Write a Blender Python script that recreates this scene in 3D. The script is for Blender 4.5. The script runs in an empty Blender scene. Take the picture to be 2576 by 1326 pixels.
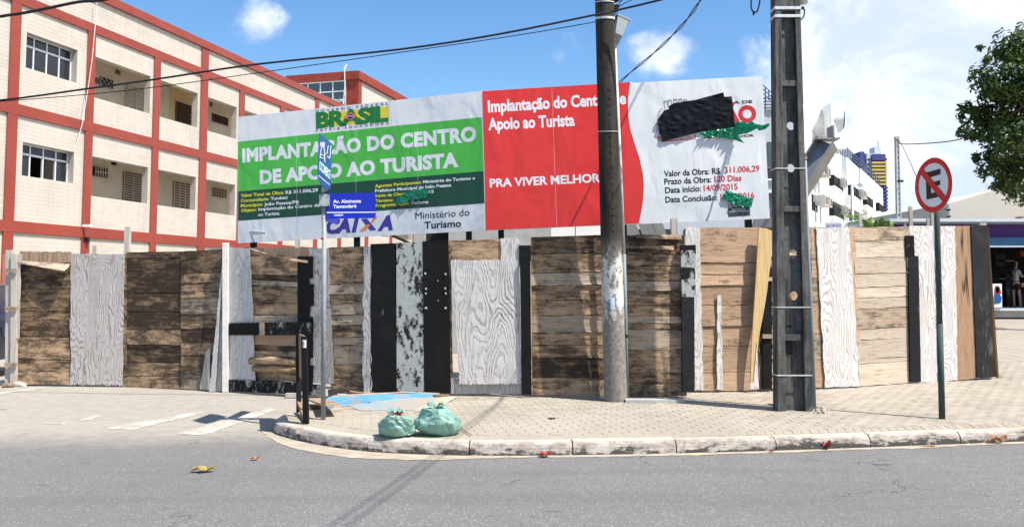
import bpy, bmesh, math, random
from mathutils import Vector, noise, geometry
random.seed(7)
R=math.radians
scene=bpy.context.scene
COL=scene.collection
# ---------------------------------------------------------------- camera, world, sun
PW=2576.0; PH=1326.0; FP=2061.0; PY=590.0; HOR=718.0; EYE=1.6
PIT=math.atan((HOR-PY)/FP)
cd=bpy.data.cameras.new('camera'); cam=bpy.data.objects.new('camera',cd); COL.objects.link(cam)
cam.location=(0,0,EYE); cam.rotation_euler=(R(90)+PIT,0,0)
cd.sensor_width=36; cd.lens=36*FP/PW; cd.shift_y=-(PH/2-PY)/PW; cd.clip_end=3000; cd.clip_start=.05
scene.camera=cam
SAZ=R(33); SEL=R(57.5)
SDIR=Vector((math.cos(SAZ)*math.cos(SEL),-math.sin(SAZ)*math.cos(SEL),math.sin(SEL)))
sd=bpy.data.lights.new('sun','SUN'); sun=bpy.data.objects.new('sun',sd); COL.objects.link(sun)
sd.energy=4.6; sd.angle=R(.55); sd.color=(1,.95,.87)
sun.rotation_euler=SDIR.to_track_quat('Z','Y').to_euler(); sun.location=(5,-5,20)
scene.view_settings.view_transform='Standard'; scene.view_settings.look='None'
scene.view_settings.exposure=.93; scene.view_settings.gamma=1; scene.view_settings.use_curve_mapping=False
world=bpy.data.worlds.new('World'); scene.world=world; world.use_nodes=True

class NT:
    def __init__(s,tree): s.t=tree; s.n=tree.nodes; s.l=tree.links
    def new(s,typ,**kw):
        nd=s.n.new(typ)
        for k,v in kw.items():
            if k.startswith('i_'): s.set(nd.inputs[k[2:].replace('_',' ')],v)
            else: setattr(nd,k,v)
        return nd
    def set(s,inp,v):
        if isinstance(v,bpy.types.NodeSocket): s.l.new(v,inp)
        else: inp.default_value=v
    def math(s,op,a,b=0.0,c=0.0,clamp=False):
        nd=s.n.new('ShaderNodeMath'); nd.operation=op; nd.use_clamp=clamp
        s.set(nd.inputs[0],a); s.set(nd.inputs[1],b)
        if op in('MULTIPLY_ADD','SMOOTH_MIN'): s.set(nd.inputs[2],c)
        return nd.outputs[0]
    def mix(s,f,a,b,bl='MIX'):
        nd=s.n.new('ShaderNodeMix'); nd.data_type='RGBA'; nd.blend_type=bl
        s.set(nd.inputs[0],f); s.set(nd.inputs[6],c4(a)); s.set(nd.inputs[7],c4(b)); return nd.outputs[2]
    def mr(s,v,a,b,c=0.0,d=1.0,smooth=True):
        nd=s.n.new('ShaderNodeMapRange'); nd.interpolation_type='SMOOTHSTEP' if smooth else 'LINEAR'
        s.set(nd.inputs[0],v)
        for i,q in zip((1,2,3,4),(a,b,c,d)): s.set(nd.inputs[i],q)
        return nd.outputs[0]
    def noise(s,vec,sc,detail=4,rough=.55,dist=0.0,out='Fac'):
        nd=s.n.new('ShaderNodeTexNoise'); s.set(nd.inputs['Vector'],vec)
        nd.inputs['Scale'].default_value=sc; nd.inputs['Detail'].default_value=detail
        nd.inputs['Roughness'].default_value=rough; nd.inputs['Distortion'].default_value=dist
        return nd.outputs[out]
    def vmul(s,v,m):
        nd=s.n.new('ShaderNodeVectorMath'); nd.operation='MULTIPLY'; s.set(nd.inputs[0],v); s.set(nd.inputs[1],m); return nd.outputs[0]
    def vadd(s,v,m):
        nd=s.n.new('ShaderNodeVectorMath'); nd.operation='ADD'; s.set(nd.inputs[0],v); s.set(nd.inputs[1],m); return nd.outputs[0]
    def sep(s,v):
        nd=s.n.new('ShaderNodeSeparateXYZ'); s.set(nd.inputs[0],v); return nd.outputs
    def ramp(s,v,stops):
        nd=s.n.new('ShaderNodeValToRGB'); s.set(nd.inputs[0],v); cr=nd.color_ramp
        while len(cr.elements)<len(stops): cr.elements.new(.5)
        for e,(p,c) in zip(cr.elements,stops): e.position=p; e.color=c4(c)
        return nd.outputs[0]
def c4(c):
    if isinstance(c,bpy.types.NodeSocket): return c
    if isinstance(c,(int,float)): return (c,c,c,1)
    return tuple(c) if len(c)==4 else tuple(c)+(1,)

w=NT(world.node_tree)
for nd in list(w.n): w.n.remove(nd)
sky=w.new('ShaderNodeTexSky',sky_type='NISHITA'); sky.sun_disc=False
sky.sun_elevation=SEL; sky.sun_rotation=math.atan2(SDIR.x,SDIR.y); sky.air_density=1.0; sky.dust_density=.35; sky.ozone_density=2.2
tc=w.new('ShaderNodeTexCoord'); D=tc.outputs['Generated']; dx,dy,dz=w.sep(D)
hs=w.new('ShaderNodeHueSaturation'); hs.inputs['Saturation'].default_value=1.22; hs.inputs['Value'].default_value=1.28; w.set(hs.inputs['Color'],sky.outputs[0])
v=w.vmul(D,(1,1,1.35))
n1=w.noise(v,3.4,9,.58,.25); n2=w.noise(w.vadd(v,(3.1,1.7,.4)),9.0,6,.6,.3); n3=w.noise(w.vadd(v,(7,2,5)),2.3,3,.5)
cov=w.mr(w.math('SUBTRACT',dx,w.math('MULTIPLY',dz,.42)),.08,.30)
low=w.mr(dz,.26,.04)
bias=w.math('ADD',w.math('MULTIPLY',cov,.31),w.math('MULTIPLY',w.math('MULTIPLY',low,w.mr(dx,-.35,.15)),.05))
def blob(X,Y,r,amp):
    vv=Vector(((X-1288)/FP,math.cos(PIT)-math.sin(PIT)*(PY-Y)/FP,math.sin(PIT)+math.cos(PIT)*(PY-Y)/FP)).normalized()
    nd=w.new('ShaderNodeVectorMath',operation='DISTANCE'); w.set(nd.inputs[0],D); nd.inputs[1].default_value=vv
    return w.mr(nd.outputs['Value'],r,0.0,0.0,amp)
for a in ((650,45,.075,.25),(360,15,.05,.13),(1400,170,.05,.15),(1690,130,.07,.17),(1860,110,.07,.12),(2250,60,.10,.08),(2330,310,.10,.06),(2120,40,.05,-.12),(1200,235,.05,.08),(1290,60,.16,-.20),(930,120,.12,-.08),(1960,60,.09,.05),(2330,250,.30,.10)): bias=w.math('ADD',bias,blob(*a))
dens=w.math('ADD',w.math('MULTIPLY_ADD',w.math('ADD',w.math('MULTIPLY',n1,.72),w.math('MULTIPLY',n2,.28)),1.4,-.225),bias)
cm=w.mr(dens,.57,.72)
n4=w.noise(w.vadd(v,(5.5,3.3,8)),5.5,8,.62,.4); ccol=w.mix(w.mr(w.math('ADD',w.math('MULTIPLY',n3,.5),w.math('MULTIPLY',n4,.6)),.47,.62),(8.4,8.5,8.7),(5.0,5.7,7.2))
skc=w.mix(w.math('MULTIPLY',cm,.94),hs.outputs[0],ccol)
bg=w.new('ShaderNodeBackground'); bg.inputs['Strength'].default_value=.082; w.set(bg.inputs['Color'],skc)
wo=w.new('ShaderNodeOutputWorld'); w.l.new(bg.outputs[0],wo.inputs[0])

# ---------------------------------------------------------------- measuring: from a pixel of the photograph to a point in the place
def ray(X,Y):
    v=(PY-Y)/FP
    return Vector(((X-1288)/FP, math.cos(PIT)-math.sin(PIT)*v, math.sin(PIT)+math.cos(PIT)*v))
CAM=Vector((0,0,EYE))
def at_y(X,Y,y): r=ray(X,Y); return CAM+r*(y/r.y)
def at_z(X,Y,z): r=ray(X,Y); return CAM+r*((z-EYE)/r.z)
def at_p(X,Y,P,n): r=ray(X,Y); return CAM+r*((P-CAM).dot(n)/r.dot(n))
# ---------------------------------------------------------------- objects
ORG={}
def tag(o,label=None,cat=None,group=None,kind=None):
    if label: o['label']=label
    if cat: o['category']=cat
    if group: o['group']=group
    if kind: o['kind']=kind
    return o
def thing(name,loc,label,cat,group=None):
    o=bpy.data.objects.new(name,None); COL.objects.link(o); o.location=loc; o.empty_display_size=.2
    ORG[o.name]=Vector(loc); return tag(o,label,cat,group)
class MB:
    def __init__(s): s.v=[]; s.f=[]
    def add(s,vs,fs):
        b=len(s.v); s.v+=[Vector(q) for q in vs]; s.f+=[tuple(i+b for i in f) for f in fs]; return s
    def box(s,c,size,ex=(1,0,0),ey=(0,1,0),ez=(0,0,1)):
        c=Vector(c); ex=Vector(ex)*size[0]/2; ey=Vector(ey)*size[1]/2; ez=Vector(ez)*size[2]/2
        vs=[c+ex*i+ey*j+ez*k for k in(-1,1) for j in(-1,1) for i in(-1,1)]
        return s.add(vs,[(0,2,3,1),(4,5,7,6),(0,1,5,4),(2,6,7,3),(0,4,6,2),(1,3,7,5)])
    def prism(s,poly,ext):
        n=len(poly); e=Vector(ext); poly=[Vector(q) for q in poly]
        vs=poly+[q+e for q in poly]
        return s.add(vs,[tuple(range(n))[::-1],tuple(range(n,2*n))]+[(i,(i+1)%n,n+(i+1)%n,n+i) for i in range(n)])
    def tube(s,path,r,n=8,cap=True):
        path=[Vector(q) for q in path]; m=len(path); rs=r if isinstance(r,(list,tuple)) else [r]*m
        vs=[];up=None
        for i,q in enumerate(path):
            t=(path[min(i+1,m-1)]-path[max(i-1,0)]).normalized()
            if up is None: up=t.orthogonal().normalized()
            a=(up-t*up.dot(t)).normalized(); up=a; b=t.cross(a)
            vs+=[q+(a*math.cos(2*math.pi*k/n)+b*math.sin(2*math.pi*k/n))*rs[i] for k in range(n)]
        fs=[(i*n+k,i*n+(k+1)%n,(i+1)*n+(k+1)%n,(i+1)*n+k) for i in range(m-1) for k in range(n)]
        if cap: fs+=[tuple(range(n))[::-1],tuple(range((m-1)*n,m*n))]
        return s.add(vs,fs)
    def sheet(s,poly): return s.add(poly,[tuple(range(len(poly)))])
    def bar(s,a,b,wd,th,side=(0,1,0)):
        a=Vector(a);b=Vector(b);t=(b-a).normalized(); y=Vector(side); y=(y-t*y.dot(t)).normalized(); x=t.cross(y)
        return s.box((a+b)/2,(wd,th,(b-a).length),x,y,t)
    def obj(s,name,mat,parent=None,smooth=False,kind=None,label=None,cat=None,group=None):
        vs=s.v
        if parent is not None: o0=ORG[parent.name]
        elif vs:
            o0=Vector((sum(q.x for q in vs)/len(vs),sum(q.y for q in vs)/len(vs),min(q.z for q in vs)))
            if kind=='structure': o0=Vector((0,0,0))
        me=bpy.data.meshes.new(name); me.from_pydata([q-o0 for q in vs],[],s.f); me.materials.append(mat)
        if smooth:
            me.polygons.foreach_set('use_smooth',[True]*len(me.polygons))
        me.update()
        o=bpy.data.objects.new(name,me); COL.objects.link(o); ORG[o.name]=o0
        if parent is not None: o.parent=parent
        else: o.location=o0
        return tag(o,label,cat,group,kind)
def smooth_angle(o,a=40):
    me=o.data; bm=bmesh.new(); bm.from_mesh(me)
    for f in bm.faces: f.smooth=True
    for e in bm.edges:
        if len(e.link_faces)==2 and e.calc_face_angle(0)>R(a): e.smooth=False
    bm.to_mesh(me); bm.free(); return o
# ---------------------------------------------------------------- materials
def base_mat(name,rough=.8,spec=.3,metal=0.0):
    m=bpy.data.materials.new(name); m.use_nodes=True; t=NT(m.node_tree)
    b=t.n['Principled BSDF']; b.inputs['Roughness'].default_value=rough; b.inputs['Metallic'].default_value=metal
    b.inputs['Specular IOR Level'].default_value=spec
    return m,t,b
def objc(t,rnd=True):
    tc=t.new('ShaderNodeTexCoord'); v=tc.outputs['Object']
    if rnd:
        oi=t.new('ShaderNodeObjectInfo'); cb=t.new('ShaderNodeCombineXYZ')
        for i,k in enumerate((17.3,5.1,9.7)): t.set(cb.inputs[i],t.math('MULTIPLY',oi.outputs['Random'],k))
        v=t.vadd(v,cb.outputs[0]); return v,oi.outputs['Random'],tc.outputs['Object']
    return v
def bump(t,b,h,strength=.4,dist=.01):
    bp=t.new('ShaderNodeBump'); bp.inputs['Strength'].default_value=strength; bp.inputs['Distance'].default_value=dist
    t.set(bp.inputs['Height'],h); t.l.new(bp.outputs[0],b.inputs['Normal']); return bp
def plain(name,col,rough=.7,var=.15,sc=6,metal=0.0,spec=.3,bmp=.0):
    m,t,b=base_mat(name,rough,spec,metal); v=objc(t,False)
    n=t.noise(v,sc,5,.6); c=t.mix(t.mr(n,.3,.7),tuple(x*(1-var) for x in col),tuple(min(1,x*(1+var)) for x in col))
    t.set(b.inputs['Base Color'],c)
    if bmp: bump(t,b,n,bmp,.01)
    return m
def wood_h(name,light,mid,dark,stain=.5,seed=0.0,vert=False):
    m,t,b=base_mat(name,.85,.15); v,rn,_=objc(t)
    v=t.vadd(v,(seed,seed*.7,seed*.3))
    g=(1.3,1.3,9) if not vert else (9,9,1.0); g2=(2.5,2.5,75) if not vert else (75,75,2.0)
    a=t.noise(t.vmul(v,g),1.9,9,.70,.6); fine=t.noise(t.vmul(v,g2),1,3,.6)
    c=t.ramp(a,((.30,mid),(.48,light),(.62,tuple(x*.9 for x in light)),(.75,mid)))
    st=t.noise(t.vmul(_,(1.9,1.9,4.2)),1.5,11,.80,.35); st2=t.noise(t.vmul(v,(1.3,1.3,8)),2.2,8,.74,.3)
    bigs=t.noise(t.vmul(_,(.9,.9,1.1)),1.0,4,.6); s=t.mr(t.math('ADD',t.math('ADD',t.math('MULTIPLY',st,.5),t.math('MULTIPLY',st2,.35)),t.math('MULTIPLY',bigs,.3)),.70-.24*stain,.80-.20*stain)
    c=t.mix(t.math('MULTIPLY',s,.72+.2*stain),c,dark)
    vs_=t.noise(t.vmul(_,(16,16,1.6)),1.0,5,.7); c=t.mix(t.math('MULTIPLY',t.mr(vs_,.56,.70),.30*stain),c,dark)
    c=t.mix(t.math('MULTIPLY',t.mr(fine,.5,.72),.45),c,tuple(x*.5 for x in mid))
    sp=t.noise(t.vmul(v,(26,26,30)),1,3,.6)
    c=t.mix(t.math('MULTIPLY',t.mr(sp,.66,.72),.45),c,dark)
    val=t.math('MULTIPLY_ADD',rn,.26,.86)
    hv=t.new('ShaderNodeHueSaturation'); t.set(hv.inputs['Color'],c); t.set(hv.inputs['Value'],val); hv.inputs['Saturation'].default_value=1.0
    t.l.new(hv.outputs[0],b.inputs['Base Color'])
    bump(t,b,t.math('ADD',t.math('MULTIPLY',fine,.35),a),.75,.012); return m
def wood_c(name,paint,grain,worn,freq=15,sx=2.6,sz=.55,wornf=.5,stain=.2):
    """weathered whitewashed ply: closed, stretched contour lines of the growth rings"""
    m,t,b=base_mat(name,.75,.2); v,rn,_=objc(t)
    vk=t.new('ShaderNodeTexVoronoi'); vk.feature='SMOOTH_F1'; t.set(vk.inputs['Vector'],t.vadd(t.vmul(v,(3.1,3.1,.80)),t.vmul(t.noise(t.vmul(v,(1,1,.5)),2.2,4,.6,0,'Color'),(.75,.75,.6)))); vk.inputs['Scale'].default_value=1; vk.inputs['Smoothness'].default_value=.35
    h=t.math('ADD',t.math('MULTIPLY',t.noise(t.vmul(v,(sx,sx,sz)),1.0,1.5,.35,.25),.55),t.math('MULTIPLY',vk.outputs['Distance'],.42))
    wob=t.noise(t.vmul(v,(11,11,1.8)),1,6,.72)
    ph=t.math('ADD',t.math('MULTIPLY',h,freq*2.5*6.283),t.math('MULTIPLY',wob,7.5))
    s=t.math('SINE',ph); line=t.mr(s,.0,.9)
    big=t.mr(t.noise(t.vmul(v,(2.2,2.2,1.3)),1.3,4,.6),.62-.3*wornf,.85-.3*wornf)
    fine=t.noise(t.vmul(v,(60,60,2.5)),1,4,.6)
    f=t.math('MULTIPLY',line,t.math('MULTIPLY_ADD',big,.55,.25)); f=t.math('ADD',f,t.math('MULTIPLY',t.mr(fine,.48,.75),.42),clamp=True)
    c=t.mix(f,paint,grain)
    c=t.mix(t.math('MULTIPLY',t.mr(t.noise(t.vmul(v,(3,3,1)),1.5,6,.7),.58,.72),wornf),c,worn)
    c=t.mix(t.math('MULTIPLY',t.mr(t.noise(v,2.3,7,.75),.55,.75),stain),c,(.09,.08,.07))
    c=t.mix(t.mr(vk.outputs['Distance'],.06,.02),c,(.12,.08,.055))
    t.set(b.inputs['Base Color'],c); bump(t,b,t.math('SUBTRACT',t.math('MULTIPLY',fine,.3),t.math('MULTIPLY',line,.6)),.7,.008); return m
def paint_worn(name,paint,under,thr=.62,soft=.02,sc=5,stretch=(1,1,.45),rough=.65,dusty=.15):
    m,t,b=base_mat(name,max(rough,.62),.12); v,rn,_=objc(t)
    n=t.noise(t.vmul(v,stretch),sc,12,.74,.2); big=t.noise(t.vmul(v,stretch),sc*.33,2,.5)
    f=t.mr(t.math('ADD',t.math('MULTIPLY',n,.7),t.math('MULTIPLY',big,.3)),thr-soft,thr+soft)
    c=t.mix(f,paint,under)
    c=t.mix(t.math('MULTIPLY',t.mr(t.noise(v,3,6,.7),.45,.8),dusty),c,(.4,.38,.35))
    t.set(b.inputs['Base Color'],c); bump(t,b,n,.4,.008); return m
M={}
M['brown']=wood_h('weathered brown plywood',(.44,.30,.185),(.21,.125,.072),(.030,.024,.020),.82)
M['darkbrown']=wood_h('dark weathered plywood',(.30,.195,.115),(.14,.083,.048),(.022,.018,.016),.98,3.1)
M['tan']=wood_h('pale weathered plywood',(.42,.33,.24),(.25,.18,.125),(.045,.036,.03),.66,6.7)
M['pale']=wood_h('sun bleached plywood',(.50,.42,.33),(.34,.27,.205),(.09,.075,.065),.45,5.2)
M['orange']=wood_h('orange toned plywood',(.43,.295,.195),(.30,.195,.13),(.06,.042,.03),.46,9.4)
M['vertbrown']=wood_h('brown plank with upright grain',(.33,.205,.125),(.20,.115,.065),(.07,.045,.03),.1,2.2,True)
M['slat']=wood_h('old upright slats',(.36,.25,.17),(.20,.125,.08),(.05,.035,.03),.35,4.2,True)
M['timber']=wood_h('yellowed new timber',(.56,.40,.20),(.42,.27,.12),(.16,.10,.05),.0,1.2,True)
M['greywood']=wood_h('silvered grey timber',(.48,.44,.39),(.30,.265,.23),(.12,.10,.085),.15,8.0,True)
M['white']=wood_c('whitewashed plywood',(.56,.54,.52),(.19,.155,.13),(.33,.27,.23),12,2.3,.5,.35,.12)
M['white2']=wood_c('worn whitewashed plywood',(.45,.425,.405),(.18,.145,.12),(.29,.235,.195),14,3.0,.6,.6,.25)
M['whiteb']=wood_c('bright whitewashed plywood',(.58,.56,.54),(.22,.165,.135),(.37,.28,.225),10,3.2,.55,.45,.05)
M['black']=paint_worn('black painted board',(.009,.009,.009),(.20,.19,.17),.67,.03,12,(1,1,.25),.7,.02)
M['blackw']=paint_worn('scuffed black painted board',(.011,.011,.012),(.30,.30,.29),.555,.035,13,(1,1,.7),.7,.04)
M['charcoal']=paint_worn('faded charcoal plank',(.020,.020,.022),(.12,.115,.11),.60,.06,8,(1,1,.25),.7,.05)
M['greypaint']=paint_worn('grey painted board flaking to black',(.36,.38,.36),(.02,.02,.02),.53,.025,15,(1,1,.6),.7,.1)
M['postwhite']=plain('white painted batten',(.62,.60,.56),.7,.1,12)

def asphalt():
    m,t,b=base_mat('asphalt',.85,.25); v=objc(t,False); x,y,z=t.sep(v)
    big=t.noise(v,.55,4,.6); mid=t.noise(v,6,6,.65); fine=t.noise(v,95,3,.7)
    vo=t.new('ShaderNodeTexVoronoi'); t.set(vo.inputs['Vector'],v); vo.inputs['Scale'].default_value=100
    c=t.mix(t.mr(fine,.3,.7),(.118,.115,.112),(.19,.186,.182))
    c=t.mix(t.math('MULTIPLY',t.mr(t.sep(vo.outputs['Color'])[0],.84,.95),.55),c,(.40,.39,.375))
    c=t.mix(t.math('MULTIPLY',t.mr(t.noise(v,60,2,.5),.62,.72),.5),c,(.05,.05,.055))
    c=t.mix(t.math('MULTIPLY',t.mr(big,.35,.7),.3),c,(.125,.123,.12)); trk=t.noise(t.vmul(v,(.12,1.5,1)),1.0,4,.6); c=t.mix(t.math('MULTIPLY',t.mr(trk,.45,.65),.28),c,(.10,.098,.096)); vc=t.new('ShaderNodeTexVoronoi'); vc.feature='DISTANCE_TO_EDGE'; t.set(vc.inputs['Vector'],t.vadd(t.vmul(v,(.55,.9,1)),t.vmul(t.noise(v,1.6,5,.7,0,'Color'),(.5,.5,0)))); vc.inputs['Scale'].default_value=1; c=t.mix(t.math('MULTIPLY',t.mr(vc.outputs['Distance'],.006,.001),t.mr(t.noise(v,.7,2,.5),.52,.6)),c,(.05,.05,.05)); c=t.mix(t.math('MULTIPLY',t.mr(t.noise(v,2.7,5,.6),.64,.72),.35),c,(.07,.07,.07))
    # small dark scratches lying along the road
    sc=t.noise(t.vmul(v,(2.2,22,1)),1.0,3,.5); c=t.mix(t.math('MULTIPLY',t.mr(sc,.715,.745),.7),c,(.04,.04,.042))
    d=t.math('ADD',y,t.math('ADD',t.math('MULTIPLY',big,1.6),t.math('MULTIPLY',x,-.05)))
    side=t.mr(t.math('ADD',d,t.math('MULTIPLY',mid,.6)),9.1,10.7)
    dust=t.mix(t.mr(mid,.3,.7),(.33,.295,.25),(.41,.37,.315))
    c=t.mix(t.math('MULTIPLY',side,.82),c,dust)
    c=t.mix(t.math('MULTIPLY',t.math('MULTIPLY',side,t.mr(t.noise(t.vmul(v,(1,2.4,1)),1.1,6,.65),.5,.7)),.35),c,(.24,.225,.205))
    yb=t.mr(y,30,60); c=t.mix(yb,c,(.2,.19,.17))
    t.set(b.inputs['Base Color'],c); bump(t,b,t.math('ADD',fine,t.math('MULTIPLY',t.sep(vo.outputs['Color'])[0],.5)),.8,.006); return m
M['asphalt']=asphalt()
def paver(name,c1,c2,brick=False):
    m,t,b=base_mat(name,.85,.2); v,rn,vo=objc(t); geo=t.new('ShaderNodeNewGeometry'); pos=geo.outputs['Position']
    n=t.noise(pos,.9,6,.65); f=t.noise(pos,60,3,.6); pr=t.new('ShaderNodeTexWhiteNoise')
    c=t.mix(t.mr(n,.3,.72),c1,c2)
    c=t.mix(t.math('MULTIPLY',t.mr(f,.35,.75),.3),c,tuple(q*.62 for q in c1))
    c=t.mix(t.math('MULTIPLY',t.mr(t.noise(pos,2.6,8,.7),.60,.72),.35),c,(.15,.135,.12))
    hv=t.new('ShaderNodeHueSaturation'); t.set(hv.inputs['Color'],c); t.set(hv.inputs['Value'],t.math('MULTIPLY_ADD',geo.outputs['Random Per Island'],.2,.9))
    c=hv.outputs[0]
    if brick:
        br=t.new('ShaderNodeTexBrick'); t.set(br.inputs['Vector'],pos); br.inputs['Scale'].default_value=1; br.inputs['Brick Width'].default_value=.42; br.inputs['Row Height'].default_value=.3; br.inputs['Mortar Size'].default_value=.02; br.offset=0
        c=t.mix(br.outputs['Fac'],c,(.2,.17,.14))
    t.set(b.inputs['Base Color'],c); bump(t,b,f,.3,.004); return m
M['paver']=paver('concrete pavers',(.30,.265,.215),(.36,.32,.262))
M['paverfar']=paver('distant pavers',(.33,.285,.23),(.38,.34,.28),True)
M['joint']=plain('sandy paver bed',(.27,.235,.185),.9,.25,9)
M['sand']=plain('washed beige sand',(.35,.30,.235),.95,.15,5,bmp=.3)
def kerbm():
    m,t,b=base_mat('whitewashed kerb stone',.85,.2); v,rn,vo=objc(t); geo=t.new('ShaderNodeNewGeometry'); pos=geo.outputs['Position']; x,y,z=t.sep(pos)
    n=t.noise(t.vmul(pos,(1,1,2.6)),5,10,.75); big=t.noise(pos,1.3,3,.6)
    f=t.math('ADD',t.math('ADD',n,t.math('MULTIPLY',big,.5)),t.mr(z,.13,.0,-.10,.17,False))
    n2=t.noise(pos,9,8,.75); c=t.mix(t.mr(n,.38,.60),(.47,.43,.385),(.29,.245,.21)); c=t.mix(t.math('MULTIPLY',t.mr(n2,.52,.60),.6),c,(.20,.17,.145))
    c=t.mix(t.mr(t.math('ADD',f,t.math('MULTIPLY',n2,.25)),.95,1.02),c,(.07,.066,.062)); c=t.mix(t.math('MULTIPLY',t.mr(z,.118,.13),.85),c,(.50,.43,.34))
    t.set(b.inputs['Base Color'],c); bump(t,b,n,.9,.02); return m
M['kerb']=kerbm()
M['roadpaint']=paint_worn('worn white road paint',(.54,.51,.45),(.34,.31,.265),.485,.05,6,(1,1,1),.8,.2)
M['bluepaint']=paint_worn('worn sky blue paint',(.13,.37,.62),(.35,.33,.29),.55,.05,5,(1,1,1),.8,.25)
M['bluefaded']=paint_worn('faded blue paint on paving',(.19,.31,.39),(.33,.29,.235),.47,.10,3,(1,1,1),.8,.25)
M['tactile']=plain('cream tactile strip',(.50,.43,.33),.9,.15,20)
M['concrete']=plain('grey concrete',(.36,.36,.35),.85,.12,3)
M['soil']=plain('reddish soil',(.22,.15,.10),.95,.3,4)
M['rubble']=plain('rubble stones',(.42,.36,.31),.9,.3,9,bmp=.6)
def polem(name,c1,c2,c3,wash=False):
    m,t,b=base_mat(name,.85,.2); v=objc(t,False); x,y,z=t.sep(v)
    n=t.noise(t.vmul(v,(3,3,.8)),2.2,9,.7); f=t.noise(v,22,6,.7); st=t.noise(t.vmul(v,(9,9,.35)),1.4,6,.65)
    c=t.mix(t.mr(n,.32,.68),c1,c2); c=t.mix(t.mr(st,.50,.66),c,c3); c=t.mix(t.math('MULTIPLY',t.mr(f,.45,.7),.5),c,tuple(q*.5 for q in c1))
    if wash:
        lowc=t.mix(t.mr(f,.35,.7),(.25,.235,.205),(.13,.12,.105)); c=t.mix(t.mr(z,2.15,1.7),c,lowc)
        bnd=t.math('MULTIPLY',t.mr(z,.75,1.3),t.mr(z,2.05,1.7)); k=t.math('MULTIPLY',t.mr(t.math('ADD',t.noise(t.vmul(v,(1,1,.45)),12,9,.74),t.math('MULTIPLY',bnd,.16)),.62,.66),bnd)
        c=t.mix(k,c,(.56,.54,.51))
    t.set(b.inputs['Base Color'],c); bump(t,b,t.math('ADD',n,t.math('MULTIPLY',f,.6)),.6,.012); return m
M['pole1']=polem('mildewed round concrete pole',(.026,.022,.018),(.060,.052,.042),(.013,.012,.010),True)
M['pole2']=polem('blackened concrete pole',(.05,.049,.047),(.15,.147,.14),(.016,.0155,.015))
M['pvc']=plain('grey white conduit',(.55,.56,.57),.5,.15,5)
M['conduitg']=paint_worn('scuffed grey conduit',(.22,.26,.29),(.16,.32,.48),.64,.03,4,(1,1,1),.6,.1)
M['galv']=plain('galvanised steel',(.45,.46,.47),.45,.12,9,metal=.4)
M['strap']=plain('steel strap',(.6,.6,.58),.45,.15,20,metal=.5)
M['signpost']=plain('silver grey sign post',(.24,.265,.275),.5,.1,12)
M['greenpost']=paint_worn('flaking green grey sign post',(.05,.072,.07),(.33,.35,.34),.62,.03,7,(1,1,.3),.5,.1)
M['wire']=plain('black cable',(.012,.012,.014),.5,.1)
M['wirered']=plain('brown cable',(.12,.06,.05),.6,.1)
M['boxgrey']=plain('grey painted steel box',(.40,.44,.45),.5,.05)
M['dark']=plain('dark void',(.012,.012,.013),.8,.2)
def tilem(name,c1,c2,gl=.35):
    m,t,b=base_mat(name,gl,.45); geo=t.new('ShaderNodeNewGeometry'); pos=geo.outputs['Position']; v,rn,_=objc(t)
    n=t.noise(pos,.7,5,.6); c=t.mix(t.mr(n,.3,.7),c1,c2); c=t.mix(t.math('MULTIPLY',t.mr(t.noise(t.vmul(pos,(2.2,2.2,.22)),1.3,6,.7),.50,.72),.30),c,tuple(q*.72 for q in c1))
    hv=t.new('ShaderNodeHueSaturation'); t.set(hv.inputs['Color'],c); t.set(hv.inputs['Value'],t.math('MULTIPLY_ADD',geo.outputs['Random Per Island'],.10,.95)); t.l.new(hv.outputs[0],b.inputs['Base Color']); return m
M['wtile']=tilem('cream wall tile',(.445,.405,.35),(.485,.445,.39)); M['rtile']=tilem('brick red tile',(.225,.034,.020),(.265,.044,.027))
M['grout']=plain('tile grout',(.42,.385,.335),.9,.1,2); M['rgrout']=plain('pinkish grout',(.28,.10,.075),.9,.1,2)
M['stucco']=plain('cream corridor wall',(.66,.60,.49),.9,.06,2); M['yellowwall']=plain('yellow corridor wall',(.62,.48,.26),.9,.06,2)
M['alu']=plain('aluminium window frame',(.62,.66,.72),.4,.05,8,metal=.2)
def glassm(name,c=(.03,.035,.04),r=.08):
    m,t,b=base_mat(name,r,.6); t.set(b.inputs['Base Color'],c4(c)); v=objc(t,False); bump(t,b,t.noise(v,.8,2,.5),.05,.05); return m
M['glass']=glassm('dark window glass',(.015,.017,.02),.15); M['glassb']=glassm('bluish glass',(.05,.075,.09),.15)
M['grille']=plain('painted iron grille',(.45,.42,.38),.6,.1); M['grilled']=plain('brown iron grille',(.16,.10,.07),.6,.1)
M['maroon']=plain('dull red render',(.22,.036,.024),.8,.15,3)
def banner(name,col,rough=.35):
    m,t,b=base_mat(name,rough,.4); v=objc(t,False); n=t.noise(t.vmul(v,(1.5,1.5,.8)),1.5,2.5,.5,.4); n2=t.noise(t.vmul(v,(1,1,.6)),5,2,.5)
    t.set(b.inputs['Base Color'],c4(col)); bump(t,b,t.math('ADD',n,t.math('MULTIPLY',n2,.05)),.22,.16)
    b.inputs['Coat Weight'].default_value=.0; return m
M['bwhite']=banner('white vinyl',(.68,.69,.70)); M['bgreen']=banner('bright green vinyl',(.07,.43,.055)); M['bdkgreen']=banner('dark green vinyl',(.006,.055,.03))
M['bred']=banner('red vinyl',(.62,.032,.028)); M['pwhite']=banner('white print',(.70,.71,.73)); M['pyellow']=banner('yellow print',(.68,.62,.03)); M['pblack']=banner('black print',(.012,.012,.016))
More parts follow.
